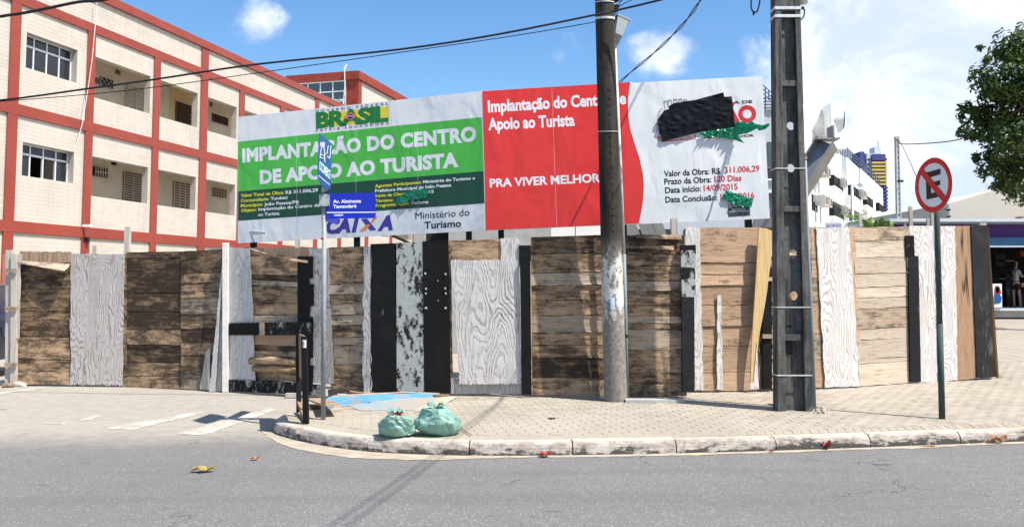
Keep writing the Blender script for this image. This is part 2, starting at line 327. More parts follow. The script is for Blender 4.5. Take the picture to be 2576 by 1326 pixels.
M['pred']=banner('red print',(.55,.03,.03)); M['pblue']=banner('royal blue print',(.05,.03,.30)); M['porange']=banner('orange print',(.75,.22,.05)); M['bryellow']=banner('golden print',(.72,.55,.04)); M['brgreen']=banner('emerald print',(.012,.17,.035)); M['pnavy']=banner('navy print',(.02,.04,.28)); M['pgrey']=banner('dark grey print',(.05,.065,.065))
def plastic(name,col,rough=.25,trans=0.0,tc_=None,bs=.4,sc=7):
    m,t,b=base_mat(name,rough,.5); v=objc(t,False); n=t.noise(v,sc,4,.6,.8)
    c=t.mix(t.mr(n,.3,.7),tuple(q*.85 for q in col),tuple(min(1,q*1.12) for q in col)); t.set(b.inputs['Base Color'],c); bump(t,b,n,bs,.03)
    if trans:
        tr=t.new('ShaderNodeBsdfTranslucent'); tr.inputs[0].default_value=c4(tc_ or col); mx=t.new('ShaderNodeMixShader'); mx.inputs[0].default_value=trans
        t.l.new(b.outputs[0],mx.inputs[1]); t.l.new(tr.outputs[0],mx.inputs[2]); t.l.new(mx.outputs[0],t.n['Material Output'].inputs[0])
    return m
M['bag']=plastic('thin mint green bin bag',(.26,.45,.39),.30,.28,(.32,.58,.48),.75,9); M['blackplastic']=plastic('black plastic sheet',(.006,.007,.011),.42,bs=.25,sc=5)
for nd_ in M['blackplastic'].node_tree.nodes:
    if nd_.type=='BSDF_PRINCIPLED': nd_.inputs['Specular IOR Level'].default_value=.14
M['greenplastic']=plastic('green plastic film',(.006,.23,.115),.25,.2,(.01,.42,.2),.3,9); M['litebag']=plastic('red and white wrapper',(.75,.25,.18),.35,.2,(.8,.4,.3),.5,30)
M['navy']=plain('street sign blue',(.008,.022,.36),.35,.03); M['skyblue']=plain('tourist sign blue',(.012,.085,.26),.35,.08); M['signwhite']=plain('reflective white',(.78,.78,.78),.4,.04,30)
M['signred']=plain('traffic red',(.62,.03,.025),.35,.05,8); M['signblack']=plain('sign black',(.015,.015,.017),.4,.05); M['mint']=plain('pale mint print',(.55,.80,.72),.4,.03)
M['hotel']=plain('white render',(.78,.77,.74),.85,.04,.4); M['greyshade']=plain('grey render and wing shade',(.40,.43,.47),.85,.06,.4); M['rail']=plain('navy railing',(.03,.05,.10),.5,.1); M['acwhite']=plain('air conditioner casing',(.62,.60,.56),.6,.08,9)
M['steel']=plain('light steel beam',(.26,.26,.255),.4,.1,3,metal=.35)
M['purple']=plain('purple fascia',(.10,.045,.20),.7,.1,2); M['awning']=plain('dark blue awning',(.01,.05,.12),.3,.2,3); M['silver']=plain('silver roof edge',(.55,.60,.64),.4,.08,2,metal=.3)
M['gable']=plain('cream shed wall',(.50,.47,.41),.9,.05,.5); M['towerw']=plain('pale tower wall',(.50,.54,.60),.9,.05,.1); M['towerb']=plain('indigo tower balcony',(.055,.065,.20),.8,.1,.1); M['towery']=plain('yellow tower balcony',(.50,.38,.12),.8,.1,.1)
M['carpaint']=plain('dark navy car paint',(.008,.012,.03),.2,.1,spec=.6); M['tyre']=plain('tyre rubber',(.015,.015,.015),.8,.1)
M['skin']=plain('skin',(.42,.24,.16),.6,.05); M['hair']=plain('dark hair',(.02,.014,.01),.6,.2); M['shorts']=plain('black shorts',(.012,.012,.014),.8,.1)
def leafm(name,c1,c2,trans=.3):
    m,t,b=base_mat(name,.45,.4); geo=t.new('ShaderNodeNewGeometry'); c=t.mix(geo.outputs['Random Per Island'],c1,c2); t.set(b.inputs['Base Color'],c)
    tr=t.new('ShaderNodeBsdfTranslucent'); t.set(tr.inputs[0],t.mix(.5,c,(.22,.34,.03))); mx=t.new('ShaderNodeMixShader'); mx.inputs[0].default_value=trans
    t.l.new(b.outputs[0],mx.inputs[1]); t.l.new(tr.outputs[0],mx.inputs[2]); t.l.new(mx.outputs[0],t.n['Material Output'].inputs[0]); return m
M['leaf']=leafm('glossy dark leaf',(.014,.036,.008),(.070,.110,.018),.22); M['palm']=leafm('palm frond',(.05,.12,.02),(.14,.22,.05)); M['bark']=plain('bark',(.12,.09,.07),.9,.3,8)
M['leafy']=plain('yellowed fallen leaf',(.26,.20,.05),.6,.3,30); M['leafr']=plain('red fallen leaf',(.30,.05,.04),.6,.3,30); M['leafo']=plain('orange brown fallen leaf',(.34,.15,.06),.6,.3,30)
def stripes():
    m,t,b=base_mat('striped jersey',.9,.1); v=objc(t,False); x,y,z=t.sep(v); c=t.mix(t.mr(t.math('SINE',t.math('MULTIPLY',z,95)),-.1,.1),(.02,.025,.05),(.7,.7,.7)); t.set(b.inputs['Base Color'],c); return m
M['stripe']=stripes()

# ---------------------------------------------------------------- lettering
_fc={}
dg=None
def text_mesh(body,bold=0.0,space=1.0,shear=0.0):
    key=(body,bold,space,shear)
    if key in _fc: return _fc[key]
    cu=bpy.data.curves.new('lettering','FONT'); cu.body=body; cu.offset=bold; cu.space_character=space; cu.shear=shear; cu.resolution_u=3; cu.fill_mode='BOTH'
    o=bpy.data.objects.new('tmp',cu); COL.objects.link(o); bpy.context.view_layer.update()
    me=bpy.data.meshes.new_from_object(o.evaluated_get(bpy.context.evaluated_depsgraph_get()))
    vs=[q.co.copy() for q in me.vertices]; fs=[tuple(p.vertices) for p in me.polygons]
    bpy.data.objects.remove(o); bpy.data.curves.remove(cu); bpy.data.meshes.remove(me)
    _fc[key]=(vs,fs); return _fc[key]
CAP=max(q.y for q in text_mesh('H')[0])
class Plane:
    def __init__(s,P,n): s.P=Vector(P); s.n=Vector(n).normalized(); s.n=s.n if (CAM-s.P).dot(s.n)>0 else -s.n
    def at(s,X,Y,off=0.0):
        if 0<off<.013: off*=.2   # print lies flat on its board
        return at_p(X,Y,s.P+s.n*off,s.n)
def ptext(body,a,b,cap,mat,pl,parent,off=.006,bold=0.0,space=1.0,shear=0.0,name='lettering',h=None):
    vs,fs=text_mesh(body,bold,space,shear)
    x0=min(q.x for q in vs); x1=max(q.x for q in vs)
    A=pl.at(*a,off); B=pl.at(*b,off); U=pl.at(a[0],a[1]-cap,off); ex=(B-A)/(x1-x0); up=pl.n.cross(ex).normalized()
    if up.z<0: up=-up
    ey=up*((U-A).length/(h or CAP))
    mb=MB(); mb.add([A+ex*(q.x-x0)+ey*q.y for q in vs],fs); return mb.obj(name,mat,parent)

# ================================================================ SETTING
mb=MB(); mb.sheet([(-400,-40,0),(400,-40,0),(400,900,0),(-400,900,0)]); mb.obj('road',M['asphalt'],kind='structure')
ZS=.13
KP=[(-1.55,10.25),(-2.1,10.05),(-2.5,9.75),(-2.66,9.4),(-2.58,9.0),(-2.33,8.68),(-2.05,8.42),(-1.75,8.2),(-1.37,8.0),(-.9,7.88),(-.37,7.82),(.2,7.82),(.8,7.86),(1.57,7.93),(2.54,8.05),(3.59,8.22),(5.24,8.52),(7.5,8.95),(10,9.5),(14,10.5)]
def catmull(P,n=8):
    out=[]
    for i in range(len(P)-1):
        p0=Vector(P[max(i-1,0)]);p1=Vector(P[i]);p2=Vector(P[i+1]);p3=Vector(P[min(i+2,len(P)-1)])
        for k in range(n):
            t=k/n; out.append(.5*((2*p1)+(p2-p0)*t+(2*p0-5*p1+4*p2-p3)*t*t+(3*p1-p0-3*p2+p3)*t**3))
    out.append(Vector(P[-1])); return out
KC=catmull(KP)
KL=[0]
for a,b in zip(KC,KC[1:]): KL.append(KL[-1]+(b-a).length)
def kpt(s,off=0.0):
    s=max(0,min(KL[-1]-1e-4,s)); i=next(k for k in range(len(KL)-1) if KL[k+1]>=s)
    f=(s-KL[i])/(KL[i+1]-KL[i]); p=KC[i].lerp(KC[i+1],f); t=(KC[min(i+2,len(KC)-1)]-KC[max(i-1,0)]).normalized(); nrm=Vector((-t.y,t.x))
    return p+nrm*off,t,nrm
inner=[kpt(s,.10)[0] for s in [KL[-1]*k/80 for k in range(81)]]
mb=MB(); zz=ZS-.004
poly=[Vector((q.x,q.y,zz)) for q in inner]+[Vector((14,13.2,zz)),Vector((-1.9,13.2,zz)),Vector((-1.9,10.6,zz))]
tr=geometry.tessellate_polygon([poly]); mb.add(poly,tr)
pave=mb.obj('pavement',M['joint'],kind='structure')
def zp(x,y): return ZS+max(0,y-13.2)*.0185
mb=MB(); mb.sheet([(-1.9,13.2,ZS-.007),(60,13.2,ZS-.007),(60,30,zp(0,30)),(-1.9,30,zp(0,30))]); mb.sheet([(-1.9,30,zp(0,30)),(60,30,zp(0,30)),(80,60,zp(0,30)),(-1.9,60,zp(0,30))])
mb.obj('far_pavement',M['paverfar'],kind='structure')
# kerb stones
kerb=MB(); kerb.sheet([Vector((kpt(s,.07)[0].x,kpt(s,.07)[0].y,ZS-.03)) for s in (0,.05)]+[Vector((kpt(.05,.08)[0].x,kpt(.05,.08)[0].y,ZS-.03))])
kerb=kerb.obj('kerb',M['joint'],kind='structure')
s=0.0; js=[.55,.45,.5,.95,1.0,1.02,.98,1.0,1.0,1.0,1.0,1.0,1.0]
k=0
while s<KL[-1]-.3:
    L=js[min(k,len(js)-1)]; e=min(s+L,KL[-1]); n=max(2,int((e-s)/.08)); mb=MB(); vs=[]
    rr=[random.uniform(-.004,.004) for _ in range(3)]
    for i in range(n+1):
        ss=s+.006+(e-s-.012)*i/n
        chip=.012*max(0,noise.noise(Vector((ss*5,k*3.1,0)))) + (.012 if i in(0,n) else 0)
        prof=[(0.0,-.12),(.004,.03),(.010,.075),(.020+chip*.4,ZS-.022-chip),(.040+chip,ZS-.006+rr[1]),(.128,ZS+.001+rr[1]),(.128,-.12)]
        for o_,z_ in prof:
            p,_,_=kpt(ss,o_+rr[0]); vs.append((p.x,p.y,z_))
    m_=7; fs=[(i*m_+j,i*m_+j+1,(i+1)*m_+j+1,(i+1)*m_+j) for i in range(n) for j in range(m_-1)]
    fs=[f[::-1] for f in fs]+[tuple(range(m_)),tuple(range(n*m_,n*m_+m_))[::-1]]
    mb.add(vs,fs); o=mb.obj('kerb_stone',M['kerb'],kerb); s=e; k+=1
# gutter sand
mb=MB(); vs=[]; N=500
for i in range(N+1):
    ss=KL[-1]*i/N; wd=.09+.07*noise.noise(Vector((ss*1.3,0,0)))+.035*noise.noise(Vector((ss*9,4,0)))
    p,_,_=kpt(ss,.02)
    if p.x<.3: wd+=.24*max(0,1-abs(p.x+1.4)/1.3)
    q,_,_=kpt(ss,-max(.03,wd)); vs+=[(p.x,p.y,.004),(q.x,q.y,.004)]
mb.add(vs,[(2*i,2*i+1,2*i+3,2*i+2)[::-1] for i in range(N)]); mb.obj('gutter_sand',M['sand'],kind='structure')
# crosswalk stripes
def zpoly(pts,z): return [at_z(x,y,z) for x,y in pts]
f5=lambda x,y:(x*.3906,939.1+y*.3906)
for P in ([(680,352),(850,362),(1335,250),(1280,245)],[(1140,385),(1320,398),(1780,232),(1740,222)],[(500,305),(560,302),(650,272),(600,268)],[(280,322),(420,328),(430,322),(290,318)],[(0,130),(0,120),(270,88),(320,92)]):
    MB().sheet(zpoly([f5(*q) for q in P],.004)).obj('road_marking',M['roadpaint'],kind='structure')
# fence line in plan
FA=[(-14,14.2),(-8.15,13.24),(-6.14,13.05),(-4.31,12.5),(-2.85,11.75),(-1.95,11.33),(-.84,11.12),(.25,10.97),(1.16,10.9),(2.42,10.93)]
FB=[(2.2,11.36),(3.67,11.54),(4.42,11.76),(5.03,11.99),(6.08,12.49),(7.65,13.02),(9,13.4)]
def fy(X,line):
    k=(X-1288)/FP/math.cos(PIT) if False else ray(X,800).x/ray(X,800).y
    for (x0,y0),(x1,y1) in zip(line,line[1:]):
        d=(x1-x0)-k*(y1-y0)
        if abs(d)<1e-9: continue
        t=(k*y0-x0)/d
        if -1e-3<=t<=1.001: return y0+t*(y1-y0)
    return line[-1][1] if X>1288 else line[0][1]
def fyx(x):
    L=FA if x<2.4 else FB
    for (x0,y0),(x1,y1) in zip(L,L[1:]):
        if x0<=x<=x1: return y0+(x-x0)/(x1-x0)*(y1-y0)
    return 13.4+ (x-9)*.4
def F(X,Y,off=0.0,line=None):
    line=line or (FA if X<1735 else FB); return at_y(X,Y,fy(X,line)-off)
# pavers
e1=Vector((.984,.178)).normalized(); e2=Vector((-e1.y,e1.x)); cells=[]
def kdist(p): return min((p-q).length for q in KC)
for j in range(-8,60):
    for i in range(-26,60):
        c=Vector((1.2,8.3))+e1*(i*.205+(.1 if j%2 else 0))+e2*(j*.105)
        if c.x<-2.3 or c.x>11 or c.y>15.5: continue
        if c.x<7.9 and c.y>fyx(c.x)+.15: continue
        if c.x<-1.4 and c.y>9.95: continue
        kd=kdist(c)
        if kd<.335: continue
        # inside?
        q=min(KC,key=lambda q:(q-c).length); i0=KC.index(q); t=(KC[min(i0+1,len(KC)-1)]-KC[max(i0-1,0)]); 
        if t.x*(c-q).y-t.y*(c-q).x<0: continue
        z=zp(c.x,c.y)+random.uniform(-.0015,.0015); cells.append((c,z,e1,.2,.1))
ss=.9
while ss<KL[-1]-.2:
    p,t,nm=kpt(ss,.13+.105); d=(nm+t*.45).normalized(); cells.append((p,ZS+.0005+random.uniform(-.001,.001),Vector((d.x,d.y)),.20,.088)); ss+=.097
def paverv(c,z,ex,lx,ly):
    ey=Vector((-ex.y,ex.x)); g=.0022; b=.0025; a=[]
    for k,(dz,ins) in enumerate(((-.012,0),(-b,0),(0,b))):
        for sx,sy in((-1,-1),(1,-1),(1,1),(-1,1)):
            q=c+ex*sx*(lx/2-g-ins)+ey*sy*(ly/2-g-ins); a.append((q.x,q.y,z+dz))
    fs=[(8,9,10,11)]+[(k*4+i,k*4+(i+1)%4,(k+1)*4+(i+1)%4,(k+1)*4+i) for k in(0,1) for i in range(4)]
    return a,fs
cells.sort(key=lambda c:c[0].length)
proto={}
for idx,(c,z,ex,lx,ly) in enumerate(cells[:300]):
    key=(lx,ly)
    if key not in proto:
        a,fs=paverv(Vector((0,0)),0,Vector((1,0)),lx,ly); me=bpy.data.meshes.new('paver'); me.from_pydata(a,[],fs); me.materials.append(M['paver']); proto[key]=me
    o=bpy.data.objects.new('paver',proto[key]); COL.objects.link(o); o.parent=pave; o.location=(c.x,c.y,z); o.rotation_euler=(0,0,math.atan2(ex.y,ex.x))
mb=MB()
for c in cells[300:]: mb.add(*paverv(*c))
mb.obj('pavers',M['paver'],pave,kind='stuff')
# blue access ramp beside the fence
rp_=[Vector(q) for q in [(905,1033),(1060,1033),(1128,1001),(1010,1001),(880,1022)]]; rj=[(rp_[i].lerp(rp_[(i+1)%5],k/14)+Vector((random.uniform(-3,3),random.uniform(-.8,.8)))) for i in range(5) for k in range(14)]
MB().sheet([Vector((q.x,q.y,ZS+.004)) for q in zpoly([(q.x,q.y) for q in rj],ZS)]).obj('ramp_paint',M['bluefaded'],kind='structure')
MB().sheet([Vector((q.x,q.y,ZS+.008)) for q in zpoly([(1040,1036),(1085,1036),(1150,999),(1112,999)],ZS)]).obj('tactile_strip',M['tactile'],kind='structure')
for k in range(10):
    u=k/10; a=at_z(1045+68*u,1034-34*u,ZS); b=at_z(1080+66*u,1034-34*u,ZS); m_=MB().bar(a+Vector((0,0,.012)),b+Vector((0,0,.012)),.035,.008,(0,0,1)); m_.obj('tactile_bar',M['tactile'],kind='structure')
a=at_z(822,1021,ZS-.02);b=at_z(1015,1007,ZS-.02);c_=at_z(1100,1001,ZS-.02)
P=[a+Vector((0,-.02,0)),b,c_,c_+Vector((.02,.10,0)),b+Vector((0,.14,0)),a+Vector((.05,.22,0))]
mb=MB(); n=len(P); hz=[.10,.09,.05,.05,.09,.10]
mb.add([q for q in P]+[Vector((q.x,q.y,q.z+h)) for q,h in zip(P,hz)],[tuple(range(n,2*n))]+[(i,(i+1)%n,n+(i+1)%n,n+i) for i in range(n)])
mb.obj('blue_kerb',M['bluepaint'],kind='structure')
q=[Vector((p.x,p.y,p.z+h+.004)) for p,h in zip(P,hz)]; MB().sheet([q[0].lerp(q[5],.35),q[1].lerp(q[4],.35),q[2].lerp(q[3],.35),q[3],q[4],q[5]]).obj('ramp_ledge',M['sand'],kind='structure')
MB().sheet(zpoly([(772,1037),(838,1033),(840,1018),(775,1016)],ZS-.02)).obj('puddle',plain('muddy film of water',(.16,.125,.09),.12,.2,6,spec=.6),kind='structure')

# ================================================================ FENCE
def wav(n,amp,seed): return [amp*noise.noise(Vector((i*.55+seed,seed*1.7,0)))*2 for i in range(n)]
_sd=[0]
def board(parent,TL,TR,BR,BL,mat,off=.0,th=.012,tilt=.010,amp=1.2,rag=0,ragtop=0,name='board',line=None,label=None):
    """one board or sheet nailed to the fence; its outline wanders a little"""
    _sd[0]+=3.37; sd=_sd[0]
    def edge(A,B,n,am,sd,rg=0,sgn=1):
        L=math.hypot(B[0]-A[0],B[1]-A[1]); nx=-(B[1]-A[1])/L; ny=(B[0]-A[0])/L; out=[]
        for i in range(n):
            t=i/n; o=am*noise.noise(Vector((t*L*.035+sd,sd,0)))*1.8*(1 if 0<i else .3)
            if rg: o+= sgn*random.random()*rg*(1 if i%2 else .25)
            out.append((A[0]+(B[0]-A[0])*t+nx*o,A[1]+(B[1]-A[1])*t+ny*o,t))
        return out
    H=max(4,int(abs(TR[0]-TL[0])/11)); V=max(3,int(abs(BL[1]-TL[1])/13))
    if rag: H2=max(H,int(abs(TR[0]-TL[0])/4))
    else: H2=H
    H1=max(H,int(abs(TR[0]-TL[0])/4)) if ragtop else H
    pts=[(x,y,0.0) for x,y,t in edge(TL,TR,H1,amp*.6,sd,ragtop,1)]+[(x,y,t) for x,y,t in edge(TR,BR,V,amp,sd+5)]
    pts+=[(x,y,1.0) for x,y,t in edge(BR,BL,H2,amp*.8,sd+9,rag,1)]+[(x,y,1-t) for x,y,t in edge(BL,TL,V,amp,sd+14)]
    fr=[F(x,y,off+tilt*v+.004*noise.noise(Vector((x*.03,y*.03,sd))),line) for x,y,v in pts]
    # triangulate in the picture plane of the sheet
    flat=[Vector((x,y,0)) for x,y,v in pts]; tr=geometry.tessellate_polygon([flat]); n=len(fr)
    mb=MB(); bk=[q+Vector((0,th,0)) for q in fr]
    fs=[]
    for a,b,c in tr:
        nn=(fr[b]-fr[a]).cross(fr[c]-fr[a]); fs.append((a,b,c) if nn.y<0 else (a,c,b))
    fs+=[tuple(n+i for i in f[::-1]) for f in fs]; fs+=[(i,n+i,n+(i+1)%n,(i+1)%n)[::-1] for i in range(n)]
    mb.add(fr+bk,fs); o=mb.obj(name,mat,parent)
    if label: o['label']=label
    return o
def lerp(a,b,t): return (a[0]+(b[0]-a[0])*t,a[1]+(b[1]-a[1])*t)
fence1=thing('wooden_fence',(-2.9,11.8,.0),'long hoarding fence of patched dark brown plywood sheets and black boards under both billboards','fence')
fence2=thing('wooden_fence',(4.9,11.9,ZS),'right end of the hoarding fence in paler boards behind the no parking sign','fence')
def panel(fence,TL,TR,BR,BL,seams,mats,off=0.0,nm='panel',lab=None,gap=.6,backm='dark'):
    """a sheet faced with lapped boards; seams are photo heights"""
    line=FA if fence is fence1 else FB
    bk=board(fence,TL,TR,BR,BL,M[backm],off-.006,.014,0,.6,name=nm,line=line,label=lab)
    ys=[TL[1]]+list(seams)+[BL[1]]; n=len(ys)-1
    for i in range(n):
        t0=(ys[i]-TL[1])/(BL[1]-TL[1]); t1=(ys[i+1]-TL[1])/(BL[1]-TL[1])
        dl=random.uniform(-1.5,1.5); dr=random.uniform(-1.5,1.5)
        a=lerp(TL,BL,t0);b=lerp(TR,BR,t0);c=lerp(TR,BR,t1);d=lerp(TL,BL,t1)
        if i>0: a=(a[0],a[1]+gap+jl); b=(b[0],b[1]+gap+jr)
        jl,jr=dl,dr
        if i<n-1: c=(c[0],c[1]+dr-gap); d=(d[0],d[1]+dl-gap)
        m=mats[i%len(mats)]
        k=random.uniform(0,.003)
        board(bk,a,b,c,d,M[m],off+.008+k,.010,random.choice([.001,.003,.004,.008,.018]),1.3,name='board',line=line)
    return bk
# --- left run
cL=lambda x,y:(x*.344,590.3+y*.344); C1=lambda x,y:(738+x*.4248,577+y*.4248); C2=lambda x,y:(1274.6+x*.4453,550+y*.4453); C3=lambda x,y:(1878+x*.4654,523+y*.4654)
panel(fence1,(50,633),(179,636),(177,968),(37,966),(661,726,783,847,902,933),['darkbrown','darkbrown','darkbrown','darkbrown','brown','brown','brown'])
for i in range(11):
    x=50+i*11.7; board(fence1,(x,634+random.uniform(-2,2)),(x+10.9,634+random.uniform(-2,2)),(x+10.9,661),(x,661),M['slat'],.035,.012,.0,.5,name='slat')
mb=MB(); pts=[cL(100,190),cL(300,200),cL(510,215),cL(500,240),cL(470,265),cL(300,238),cL(150,215)]
fr=[F(x,y,o) for (x,y),o in zip(pts,(.04,.05,.06,.14,.22,.17,.08))]; mb.prism(fr,(0,.006,.002)); mb.obj('peeled_flap',M['tan'],fence1)
board(fence1,(177,638),(312,639),(308,972),(177,969),M['white2'],.02,.014,.012,1.6,rag=7,name='sheet',label='silvery whitewashed sheet with splintered foot')
board(fence1,(310,640),(320,640),(319,975),(309,975),M['brown'],.012,.014,.0,1,name='board')
panel(fence1,(318,635),(456,633),(456,977),(319,976),(650,738,786,827,868,912,944),['darkbrown','darkbrown','darkbrown','darkbrown','brown','darkbrown','brown','brown'])
panel(fence1,(455,633),(561,627),(561,983),(455,978),(688,714,752,791,826,860,895,940),['darkbrown','brown','brown','tan','brown'],.01)
board(fence1,cL(1620,255),cL(1634,170),cL(1572,1143),cL(1530,1147),M['whiteb'],.14,.012,.02,.8,name='leaning_board',label='narrow whitewashed board leaning on the white batten')
board(fence1,cL(1634,200),cL(1640,200),cL(1632,1140),cL(1572,1143),M['white2'],.10,.012,.02,.8,name='leaning_board')
board(fence1,cL(1505,850),cL(1538,815),cL(1534,1135),cL(1462,1130),M['greywood'],.05,.010,.03,1,ragtop=3,name='splinter')
def fbar(fence,A,B,wd,mat,off,name,th=.05,label=None,line=None):
    a=F(*A,off,line);b=F(*B,off,line); mb=MB(); mb.bar(a,b,wd,th); o=mb.obj(name,mat,fence)
    if label:o['label']=label
    return o
fbar(fence1,(568,611),(568,986),.078,M['postwhite'],.11,'batten',.07,'white painted upright batten')
board(fence1,(575,621),(628,626),(643,957),(575,957),M['white'],.045,.014,.012,1.5,name='sheet',label='whitewashed sheet with dark knot beside the white batten')
panel(fence1,(627,640),(750,646),(748,960),(640,957),(690,704,716,760,790,826,868,880,902,938),['brown','darkbrown','tan','brown','brown','tan','orange','darkbrown','brown','tan','brown'],.0)
for i in range(13):
    x=614+i*12.6; board(fence1,(x,622+random.uniform(-1,2)),(x+12,623+random.uniform(-1,2)),(x+12,650),(x,650),M['slat'],-.01,.012,.0,.5,name='slat')
mb=MB(); 
for i in range(8):
    t=i/8; t2=(i+1)/8
    q=[]
    for tt in (t,t2):
        X=626+148*tt; Y=623+32*tt+10*math.sin(tt*math.pi)*.5; q.append((F(X,Y,.05+.16*tt*.6),F(X+2,Y+3+tt*4,.08+.2*tt*.6)))
    mb.add([q[0][0],q[1][0],q[1][1],q[0][1]],[(0,1,2,3)])
mb.obj('peeled_flap',M['brown'],fence1)
fl=MB(); fl.tube([F(630,908,.06),F(690,906,.065),F(745,912,.05)],[.05,.06,.045],10); fl.obj('rounded_slab',M['brown'],fence1,True)
fl=MB(); fl.tube([F(638,927,.05),F(690,927,.055),F(745,930,.05)],[.045,.055,.045],10); fl.obj('rounded_slab',M['brown'],fence1,True)
# black notched board
pts=[(748,645),(787,645),(787,700),(778,701),(778,714),(789,715),(789,770),(779,771),(779,797),(787,798),(787,900),(779,903),(779,918),(788,919),(786,985),(749,985)]
fr=[F(x,y,.07) for x,y in pts]; MB().prism(fr,(0,.02,0)).obj('notched_board',M['black'],fence1)
board(fence1,(575,955),(748,962),(748,992),(575,984),M['blackw'],.09,.05,0,.6,name='foot_board',label='low black board along the foot of the fence')
board(fence1,(772,966),(808,968),(808,998),(772,994),M['blackw'],.06,.04,0,.6,name='foot_board')
board(fence1,C1(92,112),C1(207,112),C1(238,915),C1(95,900),M['white2'],.035,.014,.01,2.2,name='sheet',label='wavy grey white sheet behind the street sign post')
panel(fence1,(826,623),(915,620),(915,991),(833,989),(715,741,764,792,817,849,868,917),['brown','tan','brown','tan','tan','brown','tan','tan','brown'],.005)
board(fence1,C1(412,103),C1(457,103),C1(460,958),C1(415,958),M['whiteb'],.05,.016,.01,3.2,name='strip',label='wavy whitewashed strip left of the black board')
board(fence1,(932,614),(998,612),(998,744),(932,744),M['black'],.05,.016,0,.5,name='black_board')
board(fence1,(932,743),(999,743),(999,987),(932,986),M['black'],.055,.016,0,.5,name='black_board')
board(fence1,(997,611),(1064,609),(1067,988),(998,988),M['greypaint'],.06,.016,0,.5,name='grey_board',label='pale grey painted board flaking to black on its right side')
board(fence1,(1063,607),(1128,605),(1134,989),(1067,988),M['black'],.065,.016,0,.5,name='black_board',label='black board with pale torn chips')
for x,y in ((782,262),(786,352),(785,380),(786,466),(902,265),(900,350),(903,380),(902,466),(856,305),(858,422)):
    X,Y=C1(x,y); s_=2.6 if x not in(856,858) else 1.3; w_=random.uniform(.8,1.4)
    fr=[F(X+dx_*s_*w_,Y+dy_*s_,.084) for dx_,dy_ in ((-1,-.8),(.9,-1),(.3,.2),(1,1),(-.6,.7))]; MB().prism(fr,(0,.004,0)).obj('chip',M['postwhite'],fence1)
board(fence1,C1(918,110),C1(932,110),C1(945,968),C1(930,968),M['brown'],.02,.012,0,.8,name='board')
board(fence1,C1(917,68),C1(1232,58),C1(1232,215),C1(917,215),M['brown'],.01,.012,.01,.8,name='board')
board(fence1,C1(1228,54),C1(1338,50),C1(1338,215),C1(1228,215),M['white'],.03,.012,.01,1,name='sheet')
board(fence1,C1(932,880),C1(1352,880),C1(1355,975),C1(933,972),M['white2'],.025,.014,0,1,name='sheet')
board(fence1,C1(932,188),C1(1336,185),C1(1353,918),C1(985,920),M['white'],.05,.016,.014,1.8,rag=5,ragtop=-6,name='sheet',label='large whitewashed sheet with ring grain and ragged top')
board(fence1,C1(1335,95),C1(1405,95),C1(1408,215),C1(1338,215),M['black'],.06,.03,0,.3,name='black_post')
board(fence1,C1(1342,187),C1(1402,187),C1(1412,978),C1(1352,978),M['black'],.095,.03,0,.3,name='black_post')
mb=MB(); mb.bar(F(*C1(1405,190),.09),F(*C1(1413,978),.09),.012,.02); mb.obj('edge_strip',M['tan'],fence1)
panel(fence1,(1335,597),(1530,591),(1532,995),(1337,993),(642,689,720,757,794,838,868,900,950),['darkbrown','brown','tan','brown','brown','tan','brown','brown','darkbrown','brown'],.005)
panel(fence1,(1528,593),(1722,592),(1728,996),(1530,996),(641,670,708,733,768,795,813,828,880,937,962),['darkbrown','brown','brown','tan','brown','brown','tan','brown','tan','brown','brown','brown'],.012)
for a,b in (((1573,618),(1695,626)),((1578,633),(1640,641)),((1600,590),(1716,600))):
    board(fence1,(a[0],a[1]),(b[0],a[1]+1),(b[0],b[1]+3),(a[0],b[1]-2),M['brown'],.05,.008,.03,1.5,name='splinter')
fbar(fence1,(1730,617),(1731,640),.20,M['black'],.08,'black_post',.05,line=FA)
for y0,y1,m,wd,x in ((630,672,'greypaint',.19,1730),(673,703,'blackw',.18,1730),(704,746,'greypaint',.18,1731),(747,985,'charcoal',.165,1730)):
    fbar(fence1,(x,y0),(x+1,y1),wd,M[m],.10,'post_block',.05,line=FA)
# --- right run
board(fence2,C2(1010,50),C2(1090,50),C2(1112,972),C2(1050,972),M['whiteb'],.03,.014,.01,2.8,name='strip',line=FB,label='wavy whitewashed strip beside the black and grey post')
panel(fence2,(1759,573),(1912,573),(1910,981),(1760,983),(661,690,718,768,821,871,937),['orange','orange','orange','orange','orange','orange','orange','orange'],.006)
board(fence2,C2(1190,430),C2(1212,430),C2(1222,965),C2(1188,965),M['whiteb'],.05,.010,.01,1.6,name='sliver',ragtop=3,line=FB,label='thin whitewashed sliver on the orange panel')
panel(fence2,(1910,573),(2044,571),(2046,976),(1912,979),(607,645,690,760,800,842,868,905,940),['brown','tan','brown','orange','tan','brown','brown'],.0)
fbar(fence2,(1929,672),(1929,977),.13,M['black'],.06,'black_post',.05)
for y in (702,846): fbar(fence2,(1918,y),(1944,y),.055,M['tan'],.10,'cleat',.03)
pts=[C2(*q) for q in ((1425,52),(1465,55),(1505,72),(1492,250),(1470,420),(1450,540),(1430,640),(1410,800),(1396,932),(1378,932),(1385,700),(1398,500),(1412,280))]
fr=[F(x,y,.16,FB) for x,y in pts]; MB().prism(fr,(0,.035,0)).obj('leaning_plank',M['timber'],fence2)['label']='yellow timber plank leaning and tapering downward'
fr=[F(*C2(*q),.17,FB) for q in ((1414,700),(1426,962),(1378,962),(1376,932),(1396,925))]; MB().prism(fr,(0,.012,0)).obj('splinter',M['whiteb'],fence2)
panel(fence2,(2040,571),(2060,571),(2080,974),(2044,975),(700,760,840,905),['orange','tan'],.005)
board(fence2,(2052,572),(2136,571),(2163,972),(2076,975),M['whiteb'],.04,.016,.01,1.8,name='sheet',line=FB,label='whitewashed knotty sheet right of the square concrete pole')
